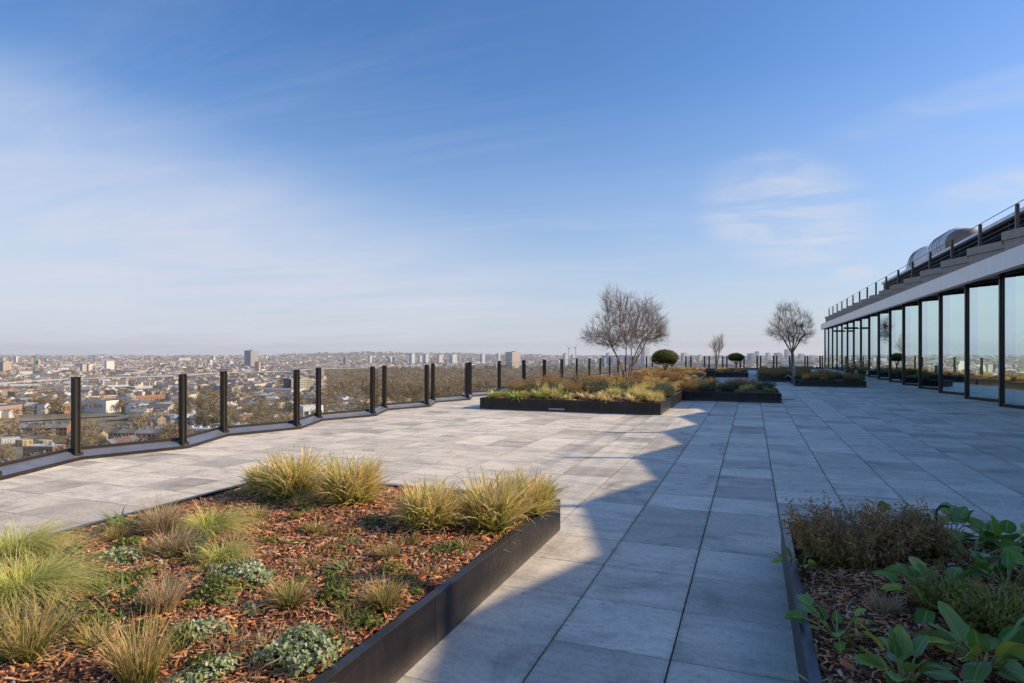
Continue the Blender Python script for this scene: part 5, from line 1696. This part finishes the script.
# cranes
def crane(px, ytop, Z, label, col, jib=1):
    x, y = far(px, Z)
    z0 = CITY; h = zat(ytop, Z) - z0
    root = empty('tower_crane', (x, y, z0), YAW, label, 'crane')
    mt = simple('crane_paint', col, 0.6)
    a = MB()
    for sx in (-1, 1):
        for sy in (-1, 1): a.box((sx * 1.1, sy * 1.1, h * 0.43), (0.7, 0.7, h * 0.86))
    for k in range(int(h * 0.86 / 4)): a.box((0, -1.1, 2 + 4 * k), (2.6, 0.3, 0.3)); a.box((1.1, 0, 4 * k), (0.3, 2.6, 0.3))
    a.build('mast', mt, root)
    b = MB()
    b.tube([(0, 0, h * 0.84), (jib * 14, 0, h * 1.0)], [1.1, 0.5], 4); b.tube([(0, 0, h * 0.84), (-jib * 8, 0, h * 0.86)], [1.2, 1.0], 4)
    b.build('jib', mt, root)
    c_ = MB(); c_.bevbox((0.8, -1.5, h * 0.82), (3, 3, 3), 0.2); c_.build('cab', mt, root)
    cw = MB(); cw.box((-jib * 8, 0, h * 0.83), (4, 2.5, 4)); cw.build('counterweight', M['grey_metal'], root)
crane(34.5, 353, 2000, 'green tower crane beside the white block on the left', (0.16, 0.34, 0.10))
crane(568.5, 344.5, 3000, 'grey luffing crane, left of a pair above the white slab', (0.28, 0.29, 0.31), -1)
crane(575.5, 344, 3050, 'grey luffing crane, right of a pair above the cream slab', (0.28, 0.29, 0.31), 1)

# ---- individual houses below the terrace
def house_mesh(kind, w_, d_, h, roof_h):
    wb, rb, wn_ = MB(), MB(), MB()
    if kind == 'gable':
        vs = [(-w_ / 2, -d_ / 2, 0), (w_ / 2, -d_ / 2, 0), (w_ / 2, d_ / 2, 0), (-w_ / 2, d_ / 2, 0), (-w_ / 2, -d_ / 2, h), (w_ / 2, -d_ / 2, h), (w_ / 2, d_ / 2, h), (-w_ / 2, d_ / 2, h), (-w_ / 2, 0, h + roof_h), (w_ / 2, 0, h + roof_h)]
        wb.add(vs, [(0, 1, 5, 4), (2, 3, 7, 6), (1, 2, 6, 9, 5), (3, 0, 4, 8, 7)])
        o = 0.35
        k = roof_h / (d_ / 2)
        for s in (-1, 1):
            e = [(-w_ / 2 - 0.1, s * (d_ / 2 + o), h - o * k + 0.12), (w_ / 2 + 0.1, s * (d_ / 2 + o), h - o * k + 0.12), (w_ / 2 + 0.1, 0, h + roof_h + 0.14), (-w_ / 2 - 0.1, 0, h + roof_h + 0.14)]
            rb.add(e + [(p[0], p[1], p[2] - 0.12) for p in e], [(0, 1, 2, 3) if s < 0 else (3, 2, 1, 0), (4, 5, 1, 0), (7, 3, 2, 6), (0, 3, 7, 4), (1, 5, 6, 2)])
        rb.box((w_ * 0.42, 0, h + roof_h + 0.5), (0.9, 1.6, 1.9))
    else:
        wb.box((0, 0, (h + 0.8) / 2), (w_, d_, h + 0.8))
        rb.box((0, 0, h + 0.86), (w_ - 0.5, d_ - 0.5, 0.1)); rb.box((w_ * 0.2, d_ * 0.1, h + 1.6), (2.4, 2.6, 1.6))
    fl_ = max(2, int(h / 3))
    nb = max(2, int(w_ / 2.6))
    for f in range(fl_):
        for b in range(nb):
            for s in (-1, 1):
                wn_.box((-w_ / 2 + w_ / nb * (b + 0.5), s * (d_ / 2 + 0.02), (f + 0.55) * h / fl_), (w_ / nb * 0.42, 0.1, h / fl_ * 0.5))
        for s in (-1, 1):
            for b in range(2):
                wn_.box((s * (w_ / 2 + 0.02), (b - 0.5) * d_ * 0.45, (f + 0.55) * h / fl_), (0.1, 1.2, h / fl_ * 0.45))
    return wb, rb, wn_


PROTO = {}
SPEC = {'brick_terrace': ('gable', 7, 10, 7.5, 3.4, 'house_wall', 'house_roof'), 'tall_terrace': ('gable', 7.5, 12, 10.5, 3.0, 'house_wall', 'house_roof'),
        'white_terrace': ('flat', 8, 12, 10.5, 0, 'house_white', 'flat_roof'), 'white_gable': ('gable', 8, 10, 7.5, 3.2, 'house_white', 'house_roof'),
        'brick_flats': ('flat', 22, 11, 10.5, 0, 'house_wall', 'flat_roof'), 'pale_flats': ('flat', 24, 11, 10.5, 0, 'house_white', 'flat_roof'), 'workshop': ('gable', 19, 12, 4.8, 2.6, 'house_white', 'flat_roof')}
DESC = {'brick_terrace': ('terraced_house', 'house', 'two-storey brick terraced house with pitched slate roof'), 'tall_terrace': ('terraced_house', 'house', 'three-storey brick terraced house with pitched roof'),
        'white_terrace': ('townhouse', 'house', 'white rendered townhouse with flat roof'), 'white_gable': ('terraced_house', 'house', 'pale rendered house with pitched roof'),
        'brick_flats': ('brick_flats', 'building', 'brick block of flats with flat roof'), 'pale_flats': ('pale_flats', 'building', 'pale block of flats with flat roof'), 'workshop': ('workshop', 'building', 'low workshop with pale pitched roof')}
ZONES = [(-90, 'at the far left'), (-5, 'below the first two glass panels'), (190, 'below the middle glass panels'), (330, 'beside the parkland')]
PLURAL = {'brick_terrace': 'two-storey brick terraced houses', 'tall_terrace': 'three-storey brick terraced houses', 'white_terrace': 'white flat-roofed townhouses', 'white_gable': 'pale rendered pitched-roof houses', 'brick_flats': 'brick blocks of flats', 'pale_flats': 'pale blocks of flats', 'workshop': 'low workshops'}
def zone(px):
    z = ZONES[0][1]
    for a, b in ZONES:
        if px >= a: z = b
    return z
def house(kind, x, y, rz):
    wh = zone(px_of(x, y))
    nm, cat, words = DESC[kind]
    if kind not in PROTO:
        k, w_, d_, h, rh, mw, mr = SPEC[kind]
        wb, rb, wn_ = house_mesh(k, w_, d_, h, rh)
        o = wb.build(nm, M[mw]); rb.build('roof', M[mr], o); wn_.build('windows', M['window'], o)
        PROTO[kind] = o
    else:
        o = copy_tree(PROTO[kind])
    o.location = (x, y, CITY); o.rotation_euler = (0, 0, rz)
    tag(o, f'{words} {wh}', cat, f'{PLURAL[kind]} {wh}')
    return o


rng = random.Random(77)
nh = 0
tries = 0
while nh < 240 and tries < 6000:
    tries += 1
    px = rng.uniform(-30, 430)
    # depth of field: nearest streets first
    Z = rng.uniform(395, 640) if nh < 130 else rng.uniform(560, 880)
    x, y = far(px, Z)
    base_ang = YAW + R(18) * math.sin(x * 0.006) + R(14) * math.cos(y * 0.005) + rng.choice([0, 0, 0, PI / 2])
    if px > 330 and Z > 600: continue
    if hides(px, Z, 13, 16): continue
    r_ = rng.random()
    if r_ < 0.88:
        kind = rng.choices(['brick_terrace', 'tall_terrace', 'white_terrace', 'white_gable'], [5, 3, 3, 2])[0]
        w_ = SPEC[kind][1]
        k = rng.randint(4, 9)
        d = (math.cos(base_ang), math.sin(base_ang))
        if not free(x + d[0] * w_ * (k - 1) / 2, y + d[1] * w_ * (k - 1) / 2, w_ * k * 0.36 + 4): continue
        for i in range(k):
            if nh >= 240: break
            hx, hy = x + d[0] * w_ * i, y + d[1] * w_ * i
            if hides(px_of(hx, hy), -hx * SY + hy * CY, 13): continue
            house(kind, hx, hy, base_ang); nh += 1
            taken.append((hx, hy, 6.5))
    else:
        kind = rng.choices(['brick_flats', 'pale_flats', 'workshop'], [3, 2, 2])[0]
        if not free(x, y, 17): continue
        house(kind, x, y, base_ang); nh += 1
        taken.append((x, y, 15))

# ---- individual winter trees
def crown_arrays(n, rx, rz, size, seed, lobes=7, low=0.25):
    r2 = np.random.default_rng(seed)
    cs = r2.normal(0, 0.42, (lobes, 3)) * np.array([rx, rx, rz * 0.8]); rs = r2.uniform(0.42, 0.68, lobes)
    which = r2.integers(0, lobes, n)
    d = r2.normal(0, 1, (n, 3)); d /= np.linalg.norm(d, axis=1)[:, None]
    u = r2.uniform(0, 1, n) ** 0.45
    P = cs[which] + d * (u * rs[which])[:, None] * np.array([rx, rx, rz])
    P[:, 2] = np.maximum(P[:, 2], -rz)
    a = r2.normal(0, 1, (n, 3)); a /= np.linalg.norm(a, axis=1)[:, None]
    b = np.cross(a, r2.normal(0, 1, (n, 3))); b /= np.linalg.norm(b, axis=1)[:, None]
    s = (size * r2.uniform(0.5, 1.4, n))[:, None]
    V_ = np.stack([P - a * s, P + a * s, P + b * s * 0.55], 1).reshape(-1, 3)
    return V_, np.arange(n * 3).reshape(n, 3)


tree_protos = []
for k in range(7):
    ev = k == 6
    rx, rz_ = rng.uniform(4.2, 6.5), rng.uniform(4.5, 6.5)
    V_, T = crown_arrays(900, rx, rz_, 0.62, 60 + k, 8)
    V_[:, 2] += 3.2 + rz_
    tb = MB()
    top = 3.2 + rz_
    tb.tube([(0, 0, 0), (0.1, 0, top * 0.45), (0, 0.1, top)], [0.5, 0.36, 0.16], 7)
    for j in range(6):
        a = j * 1.05 + k
        tb.tube([(0, 0, top * (0.36 + 0.06 * j)), (rx * 0.4 * math.cos(a), rx * 0.4 * math.sin(a), top * (0.6 + 0.07 * j)), (rx * 0.75 * math.cos(a), rx * 0.75 * math.sin(a), top * (0.72 + 0.1 * j))], [0.22, 0.14, 0.05], 5)
    tree_protos.append((np_mesh('crown', V_, None, T, [M['evergreen'] if ev else M['tree_crown']]), tb.mesh('trunk', M['bark']), ev))
nt_ = 0; tries = 0
while nt_ < 295 and tries < 20000:
    tries += 1
    px = rng.uniform(-25, 600)
    Z = rng.uniform(400, 820) if px < 345 else rng.uniform(500, 1150)
    x, y = far(px, Z)
    if math.sin(x * 0.013 + 1.0) + math.cos(y * 0.015 + x * 0.004) < -0.25 and px < 330: continue
    if not free(x, y, 2.5): continue
    s = rng.uniform(0.95, 1.55)
    if hides(px, Z, 15 * s, 8): continue
    cm, tm, ev = tree_protos[rng.choices(range(7), [3, 3, 3, 3, 3, 3, 1])[0]]
    wh = zone(px)
    o = empty('evergreen_tree' if ev else 'winter_tree', (x, y, CITY), rng.uniform(0, 6.28), ('dark evergreen tree among the houses ' if ev else 'brown leafless tree among the houses ') + wh, 'tree', ('dark evergreens ' if ev else 'brown leafless trees ') + wh)
    o.scale = (s, s, s * rng.uniform(0.85, 1.2))
    link('crown', cm, o); link('trunk', tm, o)
    taken.append((x, y, 2.5 * s))
    nt_ += 1

# ---- the rest of the city reads as one mass
N = 17000
r2 = np.random.default_rng(5)
pxs = r2.uniform(-120, 860, N * 2)
Zs = 620 * np.exp(r2.uniform(0, 1, N * 2) ** 0.8 * math.log(9800 / 620))
X = (pxs - 512) * Zs / F
cx, cy = X * CY - Zs * SY, X * SY + Zs * CY
park = (pxs > 322) & (pxs < 640) & (Zs > 880) & (Zs < 2700)
park |= (pxs > 190) & (pxs < 235) & (Zs > 800) & (Zs < 1150)
clump = np.sin(cx * 0.0085 + 2) * np.cos(cy * 0.0075 - cx * 0.003) + 0.5 * np.sin(cx * 0.021 - cy * 0.017)
keep = ~park & (clump > -0.72) & (r2.uniform(0, 1, N * 2) < np.clip(0.12 + Zs / 2600, 0, 1))
for a, b, zl, yb in VIEW:
    tp = HY + F * (EYE - CITY - 14) / Zs
    keep &= ~((pxs > a - 5) & (pxs < b + 5) & (Zs < zl) & (tp < yb))
for a, b, q in taken:
    if q > 8: keep &= (cx - a) ** 2 + (cy - b) ** 2 > (q + 10) ** 2
keep &= ~((hills(cx, cy) > CITY + 14) & (r2.uniform(0, 1, N * 2) < 0.75))
sel = np.where(keep)[0][:N]
cx, cy, Zs = cx[sel], cy[sel], Zs[sel]
n = len(sel)
big = r2.uniform(0, 1, n) < 0.07 * np.clip(Zs / 1500, 0.15, 1)
sx = np.where(big, r2.uniform(28, 75, n), r2.uniform(8, 13, n) + 24 * r2.uniform(0, 1, n) ** 2.5) * (0.85 + Zs / 9000)
sy_ = np.where(big, r2.uniform(14, 40, n), r2.uniform(9, 14, n)) * (0.85 + Zs / 9000)
hh = np.where(big, r2.uniform(7, 15, n), r2.uniform(6, 11.5, n)) + np.where((r2.uniform(0, 1, n) < 0.004) & (Zs > 1500) & (Zs < 6000), r2.uniform(15, 34, n), 0)
flat = big | (r2.uniform(0, 1, n) < 0.3)
rh = np.where(flat, 0.3, sy_ * r2.uniform(0.22, 0.36, n))
ang = YAW + 0.5 * np.sin(cx * 0.003) + 0.4 * np.cos(cy * 0.002) + r2.choice([0, 0, PI / 2], n) + r2.normal(0, 0.08, n)
gz = hills(cx, cy)
ux, uy = np.cos(ang), np.sin(ang)
def corner(a, b, z):
    return np.stack([cx + ux * a * sx / 2 - uy * b * sy_ / 2, cy + uy * a * sx / 2 + ux * b * sy_ / 2, gz + z], 1)
Z0 = np.zeros(n) - 1.0
VV = np.stack([corner(-1, -1, Z0), corner(1, -1, Z0), corner(1, 1, Z0), corner(-1, 1, Z0), corner(-1, -1, hh), corner(1, -1, hh), corner(1, 1, hh), corner(-1, 1, hh), corner(-1, 0, hh + rh), corner(1, 0, hh + rh)], 1).reshape(-1, 3)
k = np.arange(n)[:, None] * 10
QW = np.concatenate([k + np.array([[0, 1, 5, 4]]), k + np.array([[2, 3, 7, 6]]), k + np.array([[1, 2, 6, 5]]), k + np.array([[3, 0, 4, 7]])])
QR = np.concatenate([k + np.array([[4, 5, 9, 8]]), k + np.array([[6, 7, 8, 9]])])
TG = np.concatenate([k + np.array([[5, 6, 9]]), k + np.array([[7, 4, 8]])])
me = np_mesh('city_buildings', VV, np.concatenate([QW, QR]), TG, [M['far_wall'], M['far_roof']], np.concatenate([np.zeros(len(QW)), np.ones(len(QR))]), np.zeros(len(TG)))
tag(link('city_buildings', me), 'dense mass of small pale and brick buildings spreading over the city to the horizon', 'buildings', kind='stuff')

# woods and street trees as one mass
def tree_mass(name, pts, label, seed, nf_, size):
    Vs, Ts, off = [], [], 0
    protos = [crown_arrays(nf_, 1.0, 1.0, size, seed + j, 6) for j in range(5)]
    r3 = np.random.default_rng(seed)
    for (x, y, rr, hz) in pts:
        V_, T_ = protos[r3.integers(0, 5)]
        a = r3.uniform(0, 6.28)
        c_, s_ = math.cos(a), math.sin(a)
        W = np.stack([(V_[:, 0] * c_ - V_[:, 1] * s_) * rr + x, (V_[:, 0] * s_ + V_[:, 1] * c_) * rr + y, V_[:, 2] * hz * 0.5 + hz * 0.62 + float(hills(np.array(x), np.array(y)))], 1)
        Vs.append(W); Ts.append(T_ + off); off += len(W)
    me = np_mesh(name, np.concatenate(Vs), None, np.concatenate(Ts), [M['far_tree_mass']])
    return tag(link(name, me), label, 'trees', kind='stuff')


t = NT('far_tree_mass')
v = t.obj()
c = t.ramp(t.noise(0.02, 5, 0.6, v), [(0.3, (0.20, 0.145, 0.08)), (0.45, (0.33, 0.235, 0.12)), (0.58, (0.42, 0.30, 0.165)), (0.72, (0.19, 0.17, 0.075))])
c = t.mix(1.0, c, t.ramp(t.noise(0.25, 3, 0.6, v), [(0.3, (0.6, 0.6, 0.6)), (0.7, (1.15, 1.15, 1.15))]), 'MULTIPLY')
M['far_tree_mass'] = t.done(t.pbr(c, 0.95, spec=0.1))
pts = []
r3 = random.Random(9)
while len(pts) < 1500:                       # parkland in the middle of the view
    px, Z = r3.uniform(322, 660), 880 * math.exp(r3.random() * math.log(2700 / 880))
    if px < 345 and Z > 1500: continue
    x, y = far(px, Z)
    pts.append((x, y, r3.uniform(5, 9), r3.uniform(10, 17)))
tree_mass('woodland', pts, 'brown leafless parkland trees filling the middle of the city view', 31, 90, 0.20)
pts = []
tries = 0
while len(pts) < 9500 and tries < 120000:
    tries += 1
    px, Z = r3.uniform(-60, 850), 500 * math.exp(r3.random() * math.log(6500 / 500))
    x, y = far(px, Z)
    if math.sin(x * 0.0085 + 2) * math.cos(y * 0.0075 - x * 0.003) + 0.5 * math.sin(x * 0.021 - y * 0.017) > -0.1 and r3.random() < 0.5: continue
    if Z < 1000 and not free(x, y, 3): continue
    low_ = hides(px, Z, 18, 4)
    if low_ and hides(px, Z, 7, 2): continue
    k = 1 + Z / 5000
    pts.append((x, y, r3.uniform(3, 5) if low_ else r3.uniform(4, 8.5) * k, r3.uniform(4, 6) if low_ else r3.uniform(8, 15) * (1 + Z / 12000)))
k0 = 0
while k0 < 820 and tries < 200000:
    tries += 1
    px, Z = r3.uniform(-60, 350), 395 * math.exp(r3.random() * math.log(1150 / 395))
    x, y = far(px, Z)
    if not free(x, y, 1.0): continue
    low_ = hides(px, Z, 15, 3)
    if low_ and hides(px, Z, 6, 2): continue
    if math.sin(x * 0.016 + 1.0) + math.cos(y * 0.018 + x * 0.005) < -0.9: continue
    pts.append((x, y, r3.uniform(2.5, 4.5) if low_ else r3.uniform(3, 6.5), r3.uniform(4, 6) if low_ else r3.uniform(7, 13)))
    k0 += 1
tree_mass('street_trees', pts, 'scattered brown winter trees between the distant city buildings', 41, 46, 0.26)

# ---- haze over the city: a ring of thin air, well away from the terrace
mb = MB()
na = 96
prof = [(260, CITY - 30), (16000, CITY - 30), (16000, 90), (260, 90)]
vs, fs = [], []
for k in range(na):
    a = 2 * PI * k / na
    for r_, z in prof: vs.append((r_ * math.sin(a), r_ * math.cos(a), z))
for k in range(na):
    j = (k + 1) % na
    for i in range(4):
        i2 = (i + 1) % 4
        fs.append((k * 4 + i, k * 4 + i2, j * 4 + i2, j * 4 + i))
mb.add(vs, fs)
t = NT('city_haze')
vs_ = t.n('ShaderNodeVolumeScatter')
vs_.inputs['Color'].default_value = (0.82, 0.88, 1.0, 1)
vs_.inputs['Density'].default_value = 6.5e-5
vs_.inputs['Anisotropy'].default_value = 0.2
t.l(vs_.outputs[0], t.out.inputs['Volume'])
hz = mb.build('haze', t.m)
tag(hz, 'thin pale haze in the air over the distant city', 'haze', kind='stuff')
